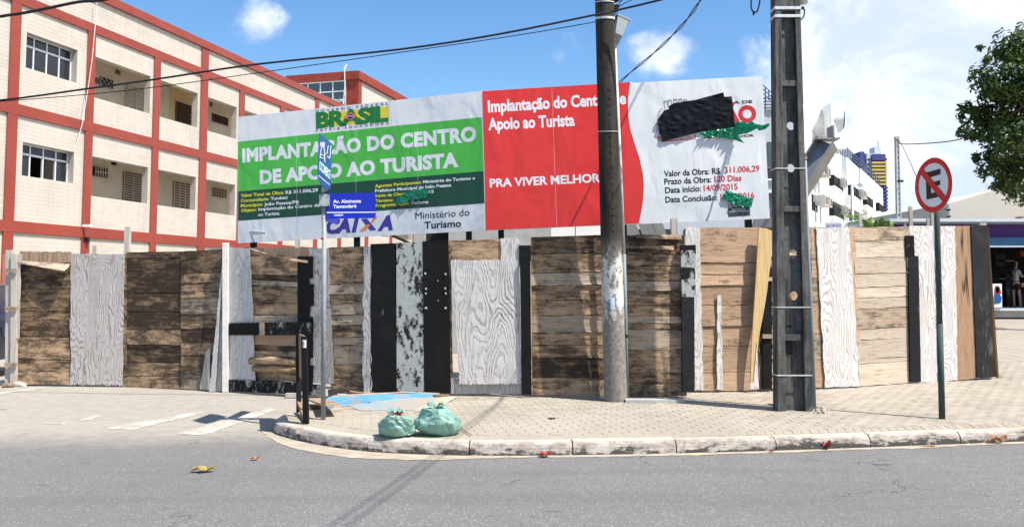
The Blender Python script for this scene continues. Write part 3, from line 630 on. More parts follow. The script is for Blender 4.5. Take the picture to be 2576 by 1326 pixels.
board(fence2,(2134,571),(2150,571),(2170,970),(2158,972),M['orange'],.02,.014,0,.8,name='board',line=FB)
panel(fence2,(2146,572),(2290,570),(2292,963),(2162,971),(607,649,690,724,751,777,828,856,905,916),['tan','pale','pale','pale','pale','pale','tan','pale','pale','pale','pale'],.01,gap=.5)
fbar(fence2,(2287,593),(2289,646),.13,M['blackw'],.07,'post_block',.04); fbar(fence2,(2296,644),(2302,960),.155,M['charcoal'],.09,'black_post',.05)
fbar(fence2,(2291,648),(2292,688),.13,M['greypaint'],.07,'post_block',.03)
board(fence2,(2287,569),(2352,569),(2362,962),(2313,962),M['whiteb'],.02,.016,.01,1.2,name='sheet',line=FB)
board(fence2,(2350,569),(2405,569),(2409,956),(2360,962),M['whiteb'],.03,.016,.01,1.2,name='sheet',line=FB,label='almost pure white sheet right of the sign post')
board(fence2,(2403,569),(2444,569),(2458,950),(2408,957),M['vertbrown'],.035,.018,0,1.5,name='plank',line=FB,label='reddish brown plank with upright cracks')
for q in (((2421,575),(2423,640)),((2432,640),(2440,770)),((2425,700),(2428,740))): 
    a,b=q; fr=[F(a[0],a[1],.058,FB),F(a[0]+2.5,(a[1]+b[1])/2,.058,FB),F(b[0],b[1],.058,FB),F(a[0]-.5,(a[1]+b[1])/2,.058,FB)]; MB().prism(fr,(0,.004,0)).obj('crack',M['dark'],fence2)
board(fence2,(2443,567),(2485,567),(2501,948),(2458,950),M['charcoal'],.06,.03,0,.6,name='plank',line=FB,label='charcoal painted end plank')
a=F(2487,571,.04,FB);b=F(2513,951,.0,FB); 
MB().add([a,a+Vector((.12,.35,0)),b+Vector((.04,.35,0)),b,a+Vector((-.02,.02,0)),b+Vector((-.02,.02,0))],[(0,3,2,1),(0,1,2,3),(4,5,3,0)]).obj('end_board',M['vertbrown'],fence2)
# stakes that carry the fence at its left end and behind it
for (x0,y0,x1,y1,wd,off) in ((25,629,23,967,.10,.02),(37,639,35,969,.085,.05)): fbar(fence1,(x0,y0),(x1,y1),wd,M['greywood'],off,'stake',.06)
board(fence1,(31,642),(53,640),(48,852),(34,850),M['greywood'],.06,.012,0,2,ragtop=3,name='split_board')
for y in (681,776,917): fbar(fence1,(13,y),(41,y+1),.07,M['tan'],.10,'cleat',.03)
def stake_behind(fence,X,Y0,Y1,wd,dy=.35,m='greywood'):
    line=FA if X<1735 else FB; yy=fy(X,line)+dy; a=at_y(X,Y0,yy); b=Vector((a.x,a.y,0.0)); MB().bar(a,b,wd,wd*.8).obj('stake',M[m],fence)
for X,Y,wd in ((322,571,.085),(239,618,.06),(750,600,.08)): stake_behind(fence1,X,Y,0,wd)
for X,Y,wd,m in ((2163,537,.05,'greywood'),(2290,520,.05,'greywood'),(2334,551,.04,'greywood'),(2345,537,.06,'greywood'),(2470,561,.1,'greywood'),(1695,551,.085,'greywood')): stake_behind(fence2 if X>1735 else fence1,X,Y,0,wd,.3,m)
for X in (60,250,420,600,900,1200,1400,1650): stake_behind(fence1,X,690,0,.07,.06)
for X in (1850,2120,2300,2480): stake_behind(fence2,X,640,0,.07,.06)
# ================================================================ BEAM ON THE FENCE, EDGE-ON BOARD ON THE KERB CORNER
for x0,x1,m,th,o_ in ((576,652,'black',.04,.10),(664,781,'blackw',.045,.12)): fr=[F(x,y,o_) for x,y in ((x0,813+(x0-576)*-.018),(x1,813+(x1-576)*-.018),(x1,843),(x0,843))]; MB().prism(fr,(0,th,0)).obj('beam',M[m],fence1)
fr=[F(x,y,.14) for x,y in ((652,810),(664,810),(664,845),(652,845))]; MB().prism(fr,(0,.05,0)).obj('cleat',M['tan'],fence1)
br=thing('black_signboard',(-2.3,9.0,ZS),'narrow black signboard on two legs at the kerb corner, seen almost edge on','signboard')
pf=at_z(770,1066,ZS); pk=at_z(752,1036,ZS); tf=at_y(765,846,pf.y); tk=Vector((pk.x-.02,pk.y,tf.z-.02))
MB().bar(tf,pf,.055,.06).obj('leg',M['black'],br); MB().bar(tk,pk,.05,.05).obj('leg',M['charcoal'],br)
lo=.46; a0=pf.lerp(tf,lo); c0_=pk.lerp(tk,lo); nx=Vector((1,.35,0)).normalized()*.02
MB().prism([a0,tf,tk,c0_],nx).obj('board',M['vertbrown'],br)
MB().bar(pk.lerp(tk,.12),pf.lerp(tf,.02),.03,.05).obj('brace',M['vertbrown'],br)
c=at_y(766,865,pf.y-.036); MB().box(c,(.036,.006,.082)).obj('sticker',M['signwhite'],br)
for k in range(5): MB().box(c+Vector((-.006,-.005,-.028+k*.014)),(.014,.003,.004+.003*(k%2))).obj('barcode_line',M['signblack'],br)
# debris
def plank(A,B,wd,th,m,label,side=(0,0,1)):
    return MB().bar(A,B,wd,th,side).obj('broken_plank',m,label=label,cat='plank')
plank(at_z(790,1003,.10),at_z(850,968,.45)-Vector((0,.35,.18)),.2,.02,M['orange'],'orange brown broken plank propped on the fence foot behind the street sign post')
plank(at_z(846,975,.2)-Vector((0,.25,.0)),at_z(838,1000,.12),.12,.02,M['charcoal'],'dark plank leaning beside the orange broken plank')
mb=MB(); mb.tube([at_z(880,985,.20),at_z(920,990,.17),at_z(990,993,.155),at_z(1060,993,.15),at_z(1130,995,.15)],.016,6); mb.obj('wooden_lath',M['vertbrown'],label='long thin brown lath lying along the fence foot under the black boards',cat='lath')
mb=MB(); mb.tube([at_z(872,992,.16),at_z(915,995,.15),at_z(1010,996,.148)],.012,6); mb.obj('wooden_lath',M['orange'],label='shorter orange lath lying in front of the long lath',cat='lath')
mb=MB(); mb.box(at_z(735,994,.04),(.17,.07,.06)); mb.obj('timber_offcut',M['greywood'],label='small pale timber block at the foot of the fence left of the barrier post',cat='timber block')
mb=MB(); mb.box(at_z(1650,1010,ZS+.02)+Vector((0,.1,0)),(.75,.16,.035)); mb.obj('concrete_slab',M['concrete'],label='low concrete sill at the fence foot right of the round pole',cat='concrete slab')
def rock(c,r,seed,nm,m,label,grp):
    bm=bmesh.new(); bmesh.ops.create_icosphere(bm,subdivisions=2,radius=1); mb=MB()
    vs=[Vector(c)+Vector((v.co.x*r[0],v.co.y*r[1],v.co.z*r[2]))*(1+.35*noise.noise(v.co*1.4+Vector((seed,0,0)))) for v in bm.verts]; fs=[tuple(v.index for v in f.verts) for f in bm.faces]; bm.free()
    mb.add(vs,fs); return mb.obj(nm,m,label=label,cat='stone',group=grp)
labs=['flat pale stone at the left edge of the photo','red brown brick lump, second stone from the left edge','long pale stone just left of the round one','rounded whitish stone at the foot of the first brown panel','low grey stone right of the rounded one','small white pebble stone alone near the splintered sheet']
for (X,Y,w_,h_),lb in zip(((8,968,.16,.05),(20,974,.10,.05),(48,972,.13,.05),(69,966,.09,.07),(90,967,.08,.045),(133,966,.03,.025)),labs):
    p=at_z(X,Y,0.0); rock((p.x,p.y,h_*.5),(w_,.08,h_),X,'stone',M['rubble'] if X!=20 else M['soil'],lb,'rubble along the fence foot')
# ================================================================ BILLBOARDS
bL=lambda x,y:(577+x*.3844,134.2+y*.3844); bR=lambda x,y:(1180.6+x*.3844,134.2+y*.3844); bK=lambda x,y:(1610+x*.1416,214.7+y*.1416); bG=lambda x,y:(1610+x*.1517,402.5+y*.1517)
def bplane(TL,TR,BL_,yl,yr):
    a=at_y(*TL,yl); b=at_y(*TR,yr); c=at_y(*BL_,yl); return Plane(a,(b-a).cross(c-a))
plL=bplane((598,295),(1210,230),(598,612),13.7,12.5)
plR=bplane((1213,229),(1917,192),(1223,580),12.5,12.2)
def psheet(pts,mat,pl,parent,off,name='print'):
    P=[pl.at(x,y,off) for x,y in pts]; flat=[Vector((x,y,0)) for x,y in pts]
    tr=geometry.tessellate_polygon([flat]); fs=[]
    for a,b,c in tr:
        nn=(P[b]-P[a]).cross(P[c]-P[a]); fs.append((a,b,c) if nn.dot(pl.n)>0 else (a,c,b))
    return MB().add(P,fs).obj(name,mat,parent)
def billboard(corn,pl,label,yb):
    P=[pl.at(*q) for q in corn]; base=(P[0]+P[1])/2; t=thing('billboard',(base.x,base.y+.1,0),label,'billboard')
    mb=MB(); mb.prism([q-pl.n*.001 for q in P],-pl.n*.035); mb.obj('board',M['bwhite'],t)
    top=[P[0],P[1]]; bot=[P[3],P[2]]
    for k in (.06,.5,.94):
        a=P[3].lerp(P[2],k)-pl.n*.11; b=P[0].lerp(P[1],k)-pl.n*.11; MB().bar(b-Vector((0,0,.1)),Vector((a.x,a.y,0)),.09,.09).obj('post',M['charcoal'],t)
    for k in (.1,.5,.9):
        a=P[0].lerp(P[3],k)-pl.n*.055; b=P[1].lerp(P[2],k)-pl.n*.055; MB().bar(a.lerp(b,.01),a.lerp(b,.99),.06,.03,pl.n).obj('rail',M['greywood'],t)
    return t
cornL=[(598,295),(1210,230),(1220,580),(598,612)]; cornR=[(1213,229),(1917,192),(1937,550),(1223,580)]
BL=billboard(cornL,plL,'green and white billboard for the tourist centre works behind the left half of the fence','')
BR=billboard(cornR,plR,'red and white billboard right of the green one, partly covered with black plastic','')
psheet([bL(57,580),bL(1652,419),bL(1663,772),bL(57,905)],M['bgreen'],plL,BL,.003)
psheet([bL(57,905),bL(1663,772),bL(1669,982),bL(57,1096)],M['bdkgreen'],plL,BL,.003)
for x in (437,826,1231):
    y0=405-(x-57)/1592*158; y1=1238-(x-57)/1615*85; psheet([bL(x-.5,y0),bL(x+.5,y0),bL(x+5.6,y1),bL(x+4.6,y1)],M['pwhite'],plL,BL,.004,'seam')
T=lambda b,a,c,cap,m,**k: ptext(b,bL(*a),bL(*c),cap*.3844,M[m],plL,BL,**k)
T('GOVERNO FEDERAL',(565,390),(1040,338),16,'pblack',space=1.9,bold=.012); T('PÁTRIA EDUCADORA',(567,515),(1045,466),15,'pblack',space=1.8,bold=.012)
psheet([bL(565,398),bL(1043,350),bL(1043,441),bL(568,489)],M['bryellow'],plL,BL,.004)
T('BRASIL',(567,488),(1042,441),91,'brgreen',bold=.055,off=.007,space=.93)
psheet([bL(747,418),bL(792,388),bL(832,408),bL(790,445)],M['porange'],plL,BL,.010); cx,cy=790,415
psheet([bL(cx+18*math.cos(a*.5236),cy+18*math.sin(a*.5236)) for a in range(12)],M['pblue'],plL,BL,.013)
psheet([bL(775,411),bL(790,409),bL(806,413),bL(806,417),bL(790,413),bL(775,415)],M['pwhite'],plL,BL,.016)
T('IMPLANTAÇÃO DO CENTRO',(85,712),(1617,571),80,'pwhite',bold=.052,space=1.08); T('DE APOIO AO TURISTA',(200,853),(1500,740),80,'pwhite',bold=.052,space=1.05)
b3=dict(bold=.028)
T('Valor Total da Obra:',(75,942),(357,922),20,'pyellow',**b3); T('R$ 311.006,29',(368,921),(580,905),20,'pwhite',**b3)
T('Comunidade:',(75,975),(260,962),19,'pyellow',**b3); T('Tambaú',(270,961),(380,953),19,'pwhite',**b3)
T('Município:',(75,1008),(218,998),19,'pyellow',**b3); T('João Pessoa/PB',(228,998),(455,983),19,'pwhite',**b3)
T('Objeto:',(77,1040),(178,1032),19,'pyellow',**b3); T('Implantação do Centro de apoio',(190,1031),(690,996),19,'pwhite',**b3); T('ao Turista',(188,1066),(328,1057),19,'pwhite',**b3)
T('Agentes Participantes:',(953,880),(1257,853),19,'pyellow',**b3); T('Ministério do Turismo e',(1268,852),(1608,826),19,'pwhite',**b3)
T('Prefeitura Municipal de João Pessoa',(953,911),(1452,872),19,'pwhite',**b3)
T('Início da Obra:',(957,943),(1150,929),19,'pyellow',**b3); T('14/09/2015',(1165,928),(1338,914),19,'pwhite',**b3)
T('Término:',(957,977),(1072,969),19,'pyellow',**b3); T('Programa/Ação:',(957,1008),(1177,990),19,'pyellow',**b3); T('Turismo',(1187,990),(1303,982),19,'pwhite',**b3)
T('Ministério do',(1218,1086),(1572,1062),44,'pblack'); T('Turismo',(1277,1148),(1518,1134),44,'pblack',bold=.02)
T('CA',(634,1177),(793,1166),84,'pblue',bold=.06,shear=.25); T('I',(800,1166),(852,1163),84,'pblue',bold=.06,shear=.25); T('A',(968,1156),(1070,1150),84,'pblue',bold=.06,shear=.25)
psheet([bL(862,1084),bL(900,1082),bL(962,1156),bL(922,1160)],M['pblue'],plL,BL,.007); psheet([bL(928,1100),bL(948,1072),bL(968,1070),bL(934,1112)],M['porange'],plL,BL,.009); psheet([bL(850,1165),bL(898,1122),bL(925,1120),bL(888,1162)],M['porange'],plL,BL,.009)
# wind tear at lower left
fr=[plL.at(*bL(*q),o) for q,o in (((130,1163),.004),((180,1168),.03),((235,1172),.06),((237,1182),.05),((150,1190),.01))]; MB().prism(fr,(0,.003,0)).obj('torn_flap',M['pwhite'],BL)
# right board
cur=[(1062,190),(1047,300),(1048,400),(1062,500),(1090,590),(1120,680),(1143,780),(1150,860),(1147,950),(1133,1040),(1117,1114)]
psheet([bR(84,249)]+[bR(*q) for q in cur]+[bR(108,1158)],M['bred'],plR,BR,.004)
psheet([bR(q[0]-8,q[1]) for q in cur]+[bR(q[0]+7,q[1]) for q in cur[::-1]],M['pwhite'],plR,BR,.0055)
for x in (540,1453): psheet([bR(x-.5,226 if x<900 else 172),bR(x+.5,226 if x<900 else 172),bR(x+39 if x>900 else x+33,1100 if x>900 else 1136),bR(x+38 if x>900 else x+32,1100 if x>900 else 1136)],M['pwhite'],plR,BR,.0055,'seam')
T=lambda b,a,c,cap,m,**k: ptext(b,bR(*a),bR(*c),cap*.3844,M[m],plR,BR,**k)
T('Implantação do Centro de',(123,386),(1027,331),72,'pwhite',bold=.036,off=.008); T('Apoio ao Turista',(125,502),(690,473),72,'pwhite',bold=.036,off=.008); T('PRA VIVER MELHOR',(135,877),(858,842),52,'pwhite',bold=.03,off=.008)
for b,a,c in (('Valor da Obra: R$',(1275,807),(1642,788)),('Prazo da Obra:',(1277,859),(1585,844)),('Data início:',(1282,916),(1517,903)),('Data Conclusão:',(1284,977),(1625,962))): T(b,a,c,37,'pblack',bold=.022)
for b,a,c in (('311.006,29',(1672,784),(1900,772)),('120 Dias',(1605,843),(1782,834)),('14/09/2015',(1535,902),(1757,891)),('12/01/2016',(1645,960),(1867,948))): T(b,a,c,37,'pred',bold=.022)
T('PREFEITURA DE',(1470,348),(1853,326),18,'pblack',bold=.03); T('JOÃO',(1500,470),(1882,443),98,'pred',bold=.05,off=.0065); T('PRA VIVER MELHOR',(1540,562),(1862,546),15,'pblack',bold=.03)
psheet([bR(1690,982),bR(1833,974),bR(1838,1062),bR(1695,1072)],M['pgrey'],plR,BR,.005)
psheet([bR(1707+16*math.cos(a*.5236),998+16*math.sin(a*.5236)) for a in range(12)],M['pwhite'],plR,BR,.008); psheet([bR(1707+12*math.cos(a*.5236),998+12*math.sin(a*.5236)) for a in range(12)],M['pgrey'],plR,BR,.010)
T('S',(1702,1006),(1712,1005),16,'pwhite',bold=.03,off=.012); T('CREA',(1728,1003),(1800,999),20,'pwhite',bold=.04,off=.009); T('FISCALIZAÇÃO DO',(1716,1028),(1808,1023),9,'pwhite',bold=.02,off=.009); T('EXERCÍCIO PROFISSIONAL',(1697,1043),(1829,1036),10,'pwhite',bold=.02,off=.009)
# crest: ribbon with motto, mural crown, scrolls
psheet([bK(312,905),bK(600,965),bK(960,900),bK(995,870),bK(985,960),bK(700,985),bK(400,1010),bK(330,995)],M['pred'],plR,BR,.005)
psheet([bK(330,815),bK(380,830),bK(385,900),bK(335,880)],M['pred'],plR,BR,.005)
ptext('INTREPIDA AB ORIGINE',bK(350,995),bK(975,950),M['pwhite'] and 60*.1416,M['pwhite'],plR,BR,.008,bold=.02)
def stroke(pts,wd,m,cf=bK):
    for a,b in zip(pts,pts[1:]):
        d=Vector((b[0]-a[0],b[1]-a[1])); L=d.length
        if L<1e-6: continue
        n_=Vector((-d.y,d.x))/L*wd/2; psheet([cf(a[0]+n_.x,a[1]+n_.y),cf(b[0]+n_.x,b[1]+n_.y),cf(b[0]-n_.x,b[1]-n_.y),cf(a[0]-n_.x,a[1]-n_.y)],M[m],plR,BR,.006,'crest_line')
for k,(x,y) in enumerate(((420,290),(495,270),(590,255),(680,252),(765,262))):
    w_=62; stroke([(x+22,y+130),(x,y),(x+12,y-3),(x+15,y+12),(x+24,y+10),(x+22,y-4),(x+36,y-6),(x+38,y+8),(x+46,y+7),(x+46,y-7),(x+w_,y-9),(x+w_+8,y+110)],6,'pblack')
    stroke([(x+4,y+30),(x+w_,y+24)],4,'pblack')
for cx,cy,r in ((375,450,26),(345,500,24),(330,555,26),(310,810,24),(350,905,28)): stroke([(cx+r*math.cos(a*.7),cy+r*math.sin(a*.7)) for a in range(2,9)],6,'pnavy')
stroke([(305,660),(290,720),(310,770),(335,790)],6,'pnavy')
def crumple(poly,pl,off,amp,step,mat,label,cat,sm=True,name='plastic_sheet',lift=None,fr=1.0,group=None):
    """wrinkled film hanging on a board: outline plus inner points, pushed in and out"""
    pts=[Vector((x,y)) for x,y in poly]; n=len(pts); edge=[]
    for i in range(n):
        a,b=pts[i],pts[(i+1)%n]; m_=max(1,int((b-a).length/step))
        edge+=[a.lerp(b,k/m_) for k in range(m_)]
    ins=[]; xs=[p.x for p in pts]; ys=[p.y for p in pts]
    y=min(ys)
    while y<max(ys):
        x=min(xs)
        while x<max(xs):
            q=Vector((x+random.uniform(-.3,.3)*step,y+random.uniform(-.3,.3)*step)); c=False; j=n-1
            for i in range(n):
                if (pts[i].y>q.y)!=(pts[j].y>q.y) and q.x<(pts[j].x-pts[i].x)*(q.y-pts[i].y)/(pts[j].y-pts[i].y)+pts[i].x: c=not c
                j=i
            if c and min((q-e).length for e in edge)>step*.5: ins.append(q)
            x+=step
        y+=step
    res=geometry.delaunay_2d_cdt(edge+ins,[(i,(i+1)%len(edge)) for i in range(len(edge))],[],1,1e-4)
    vs=[]
    for q in res[0]:
        o=off+amp*(abs(noise.noise(Vector((q.x*.07*fr,q.y*.16*fr,3.1))))*1.3+.6*abs(noise.noise(Vector((q.x*.22*fr,q.y*.12*fr,9)))))
        if lift: o+=lift(q.x,q.y)
        vs.append(pl.at(q.x,q.y,o))
    fs=[]
    for f in res[2]:
        nn=(vs[f[1]]-vs[f[0]]).cross(vs[f[2]]-vs[f[0]]); fs.append(tuple(f) if nn.dot(pl.n)>0 else tuple(f[::-1]))
    return MB().add(vs,fs).obj(name,mat,smooth=sm,label=label,cat=cat,group=group)
crumple([bK(*q) for q in ((300,625),(430,450),(510,430),(520,370),(600,320),(980,265),(1480,130),(1500,210),(1630,200),(1665,480),(1690,755),(1060,835),(400,1005),(340,800))],plR,.02,.022,4.0,M['blackplastic'],'black plastic sheet taped over the crest on the red and white billboard','plastic sheet',fr=.55)
crumple([bK(*q) for q in ((1075,830),(1560,765),(1685,745),(1685,655),(1870,655),(1900,690),(1980,630),(2050,690),(2180,712),(2290,680),(2300,720),(2220,790),(2120,812),(2080,775),(1900,860),(1720,885),(1862,1035),(1640,960),(1400,930),(1100,915))],plR,.015,.06,3.0,M['greenplastic'],'long torn green plastic film blowing out from under the black sheet','plastic film',name='plastic_film',lift=lambda x,y:max(0,(x-1855))*.006,fr=1.8)
crumple([bG(*q) for q in ((1425,500),(1880,650),(1845,795),(1760,800),(1590,740),(1360,650))],plR,.015,.035,3.0,M['greenplastic'],'green plastic film covering the completion date on the red and white billboard','plastic film',name='plastic_film',fr=1.6)
crumple([bL(*q) for q in ((1095,955),(1150,912),(1285,880),(1303,905),(1298,940),(1190,965),(1085,993))],plL,.015,.035,3.0,M['greenplastic'],'green plastic film covering the start date on the green billboard','plastic film',name='plastic_film',fr=1.6)

# ================================================================ APARTMENT BUILDING (left)
bu=Vector((.261,.9653,0)).normalized(); bn=Vector((bu.y,-bu.x,0)); P0=at_y(0,718,20.9); P0.z=0
def B(s,z,d=0.0): return P0+bu*s+bn*d+Vector((0,0,z))
def bat(X,Y,d=0.0):
    q=at_p(X,Y,P0+bn*d,bn); return (q-P0).dot(bu),q.z
apt=thing('apartment_building',tuple(B(8,0)),'cream tiled apartment block with brick red tile bands and open corridors','building')
def bbox(mb,s0,s1,z0,z1,d0,d1):
    c=B((s0+s1)/2,(z0+z1)/2,(d0+d1)/2); mb.box(c,(s1-s0,d1-d0,z1-z0),bu,bn,(0,0,1))
ZB=[(2.97,3.27),(6.04,6.33),(8.98,9.24),(10.0,10.26)]
PIL=[(0,.30,1),(2.62,2.90,0),(5.45,5.74,0),(7.87,8.25,1),(10.2,10.53,0),(13.1,13.4,0),(16.03,16.35,1),(18.35,18.65,0),(21.3,21.65,0),(24.4,24.7,1),(27.7,28.05,0),(30.6,30.9,0),(33.6,33.9,1)]
tiles={'w':[],'r':[]}
def tilefill(key,s0,s1,z0,z1,d,tw,th):
    n=max(1,round((s1-s0)/tw)); m_=max(1,round((z1-z0)/th)); a=(s1-s0)/n; b=(z1-z0)/m_
    for i in range(n):
        for j in range(m_):
            tiles[key].append((s0+(i+.5)*a,z0+(j+.5)*b,d,round(a,4),round(b,4)))
wall=MB(); recess=1.35
ops=[]
S_END=34.0
bays=[(-8.3,-.0,None)]
def solid(s0,s1,z0,z1):
    bbox(wall,s0,s1,z0,z1,-.22,0); 
    if s0>-3.2 and z1>2.3: tilefill('w',max(s0,-3.2),s1,max(z0,2.4),z1,.0,.25,.105)
for (a,b) in zip([(-3.2,-2.9,0)]+PIL,PIL):
    s0=a[1]; s1=b[0]
    solid(s0,s1,0,ZB[0][0]); solid(s0,s1,ZB[2][1],ZB[3][0])
    if not b[2]: solid(b[0],b[1],ZB[2][1],ZB[3][0])
    for fl,(zb,zt) in enumerate(((ZB[0][1],ZB[1][0]),(ZB[1][1],ZB[2][0]))):
        if s0<0: solid(s0,s1,zb,zt); continue
        if abs(s0-.30)<.01: o=(.53,2.27,(4.48,7.36)[fl],(5.37,8.31)[fl])
        else: o=(s0,s1-.13,(4.2,7.1)[fl],(5.36,8.31)[fl])
        solid(s0,s1,zb,o[2]); solid(s0,s1,o[3],zt)
        if o[0]>s0: solid(s0,o[0],o[2],o[3])
        solid(o[1],s1,o[2],o[3]); ops.append((o,abs(s0-.30)<.01))
wall_o=wall.obj('wall',M['grout'],apt)
for i,(z0,z1) in enumerate(ZB):
    red=MB(); bbox(red,-3.5,S_END,z0,z1,-.05,.06 if i<3 else .10); tilefill('r',-3.5,S_END,z0,z1,.06 if i<3 else .10,.115,.10); red_o=red.obj('band',M['rgrout'],apt)
segs=[(0,2.97),(3.27,6.04),(6.33,8.98),(9.24,10.0)]
for s0,s1,full in PIL+[(-3.2,-2.9,0)]:
    for i,(z0,z1) in enumerate(segs):
        if i==3 and not full: continue
        red=MB(); bbox(red,s0,s1,z0,z1,-.05,.055); red.obj('pilaster',M['rgrout'],apt)
        if z1>2.5: tilefill('r',s0,s1,max(z0,2.4),z1,.055,.10,.105)
# building mass behind
mass=MB(); bbox(mass,-4,S_END,9.1,10.2,-12,-.22); bbox(mass,-4,S_END,0,3.2,-12,-1.6); bbox(mass,-4,S_END,3.2,9.1,-12,-recess-.1)
bbox(mass,-4,S_END,6.1,6.2,-recess-.1,-.22); bbox(mass,-4,S_END,3.1,3.2,-recess-.1,-.22); bbox(mass,-4,S_END,9.0,9.1,-recess-.1,-.22)
bbox(mass,2.4,2.62,3.2,9.0,-recess-.1,-.22)
mass.obj('corridor_walls',M['stucco'],apt)
def tilequad(a,b):
    g=.0035; t=.0025; x=a/2-g; y=b/2-g
    vs=[(-x,0,-y),(x,0,-y),(x,0,y),(-x,0,y),(-x,t,-y),(x,t,-y),(x,t,y),(-x,t,y)]
    return vs,[(4,7,6,5),(0,4,5,1),(1,5,6,2),(2,6,7,3),(3,7,4,0)]
rotz=math.atan2(bu.y,bu.x)
for key,mat,nm in (('w','wtile','wall_tile'),('r','rtile','red_tile')):
    L=[q for q in tiles[key]]; vis=lambda q:(B(q[0],q[1])-CAM).length if (-2.4<q[0] and (1288+FP*B(q[0],q[1]).x/B(q[0],q[1]).y)>-5 and q[1]<9.2) else 1e3+q[0]
    L.sort(key=vis); pr={}; par=wall_o if key=='w' else red_o
    for s_,z_,d_,a_,b_ in L[:300]:
        k=(a_,b_)
        if k not in pr:
            vs,fs=tilequad(a_,b_); vs=[(x,-y,z) for x,y,z in vs]; fs=[f[::-1] for f in fs]; me=bpy.data.meshes.new(nm); me.from_pydata(vs,[],fs); me.materials.append(M[mat]); pr[k]=me
        o=bpy.data.objects.new(nm,pr[k]); COL.objects.link(o); o.parent=par; o.location=B(s_,z_,d_)-ORG[apt.name]; o.rotation_euler=(0,0,rotz)
    mb=MB()
    for s_,z_,d_,a_,b_ in L[300:]:
        c=B(s_,z_,d_); vs,fs=tilequad(a_,b_); mb.add([c+bu*x+bn*y+Vector((0,0,z)) for x,y,z in vs],fs)
    mb.obj(nm+'s',M[mat],par,kind='stuff')
for (s0,s1,z0,z1),isw in ops:
    if s0>14: continue
    if isw:
        wn=MB(); d=-.2; t=.035
        zt=z1-.30 if z0>6 else z1-.28
        for (a0,a1,b0,b1) in ((s0,s1,z0,z0+t),(s0,s1,z1-t,z1),(s0,s0+t,z0,z1),(s1-t,s1,z0,z1),(s0,s1,zt-.025,zt+.03)): bbox(wn,a0,a1,b0,b1,d-.05,d)
        for k in(1,2,3): x=s0+(s1-s0)*k/4; bbox(wn,x-.018,x+.018,z0,z1,d-.05,d+.002)
        f=wn.obj('window',M['alu'],apt)
        for k in range(4):
            a=s0+(s1-s0)*k/4; b=s0+(s1-s0)*(k+1)/4
            for j,(c0,c1) in enumerate(((z0+t,zt-.02),(zt+.03,z1-t))):
                if z0<6 and j==0 and k in(1,2): continue
                pn=MB(); bbox(pn,a+.02,b-.02,c0,c1,d-.035,d-.025); pn.obj('pane',M['glass'],f)
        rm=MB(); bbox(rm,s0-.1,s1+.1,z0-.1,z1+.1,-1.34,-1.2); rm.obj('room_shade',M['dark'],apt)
    else:
        pass
# corridor details seen through the openings (photo points on the recessed wall)
cB=lambda x,y:(x*.3541,y*.3541); cA=lambda x,y:(x*.4857,y*.4857)
def onwall(P,d=-recess+.02): return [bat(*q,d) for q in P]
def backrect(name,a,b,mat,th=.03,d=-recess-.08,kidsmat=None,nv=0,nh=0,diag=0):
    (s0,z1),(s1,z0)=bat(*a,-recess-.1),bat(*b,-recess-.1)
    mb=MB(); bbox(mb,s0,s1,z0,z1,-recess-.1,-recess-.1+th); o=mb.obj(name,mat,apt)
    if kidsmat:
        g=MB(); dd=-recess-.1+th+.01
        for k in range(nv+1): s_=s0+(s1-s0)*k/max(1,nv); bbox(g,s_-.012,s_+.012,z0,z1,dd,dd+.02)
        for k in range(nh+1): z_=z0+(z1-z0)*k/max(1,nh); bbox(g,s0,s1,z_-.012,z_+.012,dd,dd+.02)
        if diag:
            n=diag; w_=s1-s0; h_=z1-z0
            for k in range(-n,n+1):
                for sg in(1,-1):
                    pts=[]
                    for t in range(2):
                        pass
                    x0=k/n*w_; a0=max(0,x0); a1=min(w_,x0+h_)
                    if a1>a0:
                        p=B(s0+a0,(z0+(a0-x0)) if sg>0 else (z1-(a0-x0)),dd+.01); q=B(s0+a1,(z0+(a1-x0)) if sg>0 else (z1-(a1-x0)),dd+.01); g.bar(p,q,.014,.014)
        g.obj('grille',kidsmat,o)
    return o
backrect('window',cB(660,548),cB(700,605),M['dark'],.03,kidsmat=M['grille'],diag=2); backrect('window',cB(708,545),cB(797,640),M['dark'],.03,kidsmat=M['grille'],diag=3)
backrect('vent',cB(820,497),cB(850,536),M['grilled'])
backrect('door',cB(890,605),cB(1008,800),M['stucco'],.03,kidsmat=M['grille'],nv=2,nh=6,diag=4)
backrect('switch_box',cB(855,655),cB(866,682),M['alu'],.04)
backrect('window',cA(908,525),cA(985,650),M['dark'],.03,kidsmat=M['grilled'],diag=6); backrect('vent',cA(1086,530),cA(1098,556),M['grilled']); backrect('window',cA(1098,588),cA(1178,655),M['dark'],.03,kidsmat=M['grilled'],diag=5)
backrect('yellow_recess',cA(880,440),cA(1000,650),M['yellowwall'],.015)
backrect('window',cB(645,1180),cB(668,1255),M['dark'],.03,kidsmat=M['grille'],nv=1,nh=1); backrect('window',cB(672,1180),cB(757,1272),M['dark'],.03,kidsmat=M['stucco'],nv=5,nh=2)
backrect('louvred_window',cA(638,888),cA(728,1052),M['grilled'],.03,kidsmat=M['grille'],nv=2,nh=12); backrect('louvred_window',cA(898,938),cA(980,1085),M['grilled'],.03,kidsmat=M['stucco'],nv=3,nh=10); backrect('window',cA(1100,972),cA(1168,1030),M['grilled'],.03,kidsmat=M['grille'],nv=5,nh=3)
backrect('door',cA(813,918),cA(822,1060),M['stucco'],.05)
mb=MB(); s_,z_=bat(*cB(810,1160),-.6); mb.box(B(s_,z_,-.6),(.12,.12,.12)); mb.obj('corridor_lamp',M['dark'],apt)
mb=MB(); mb.box(B(2.62,3.3,.2),(.1,.25,.07),bu,bn,(0,0,1)); mb.obj('floodlight',M['signwhite'],apt); mb=MB(); mb.box(B(2.75,2.9,.12),(.08,.08,.16)); mb.obj('meter_box',M['dark'],apt)
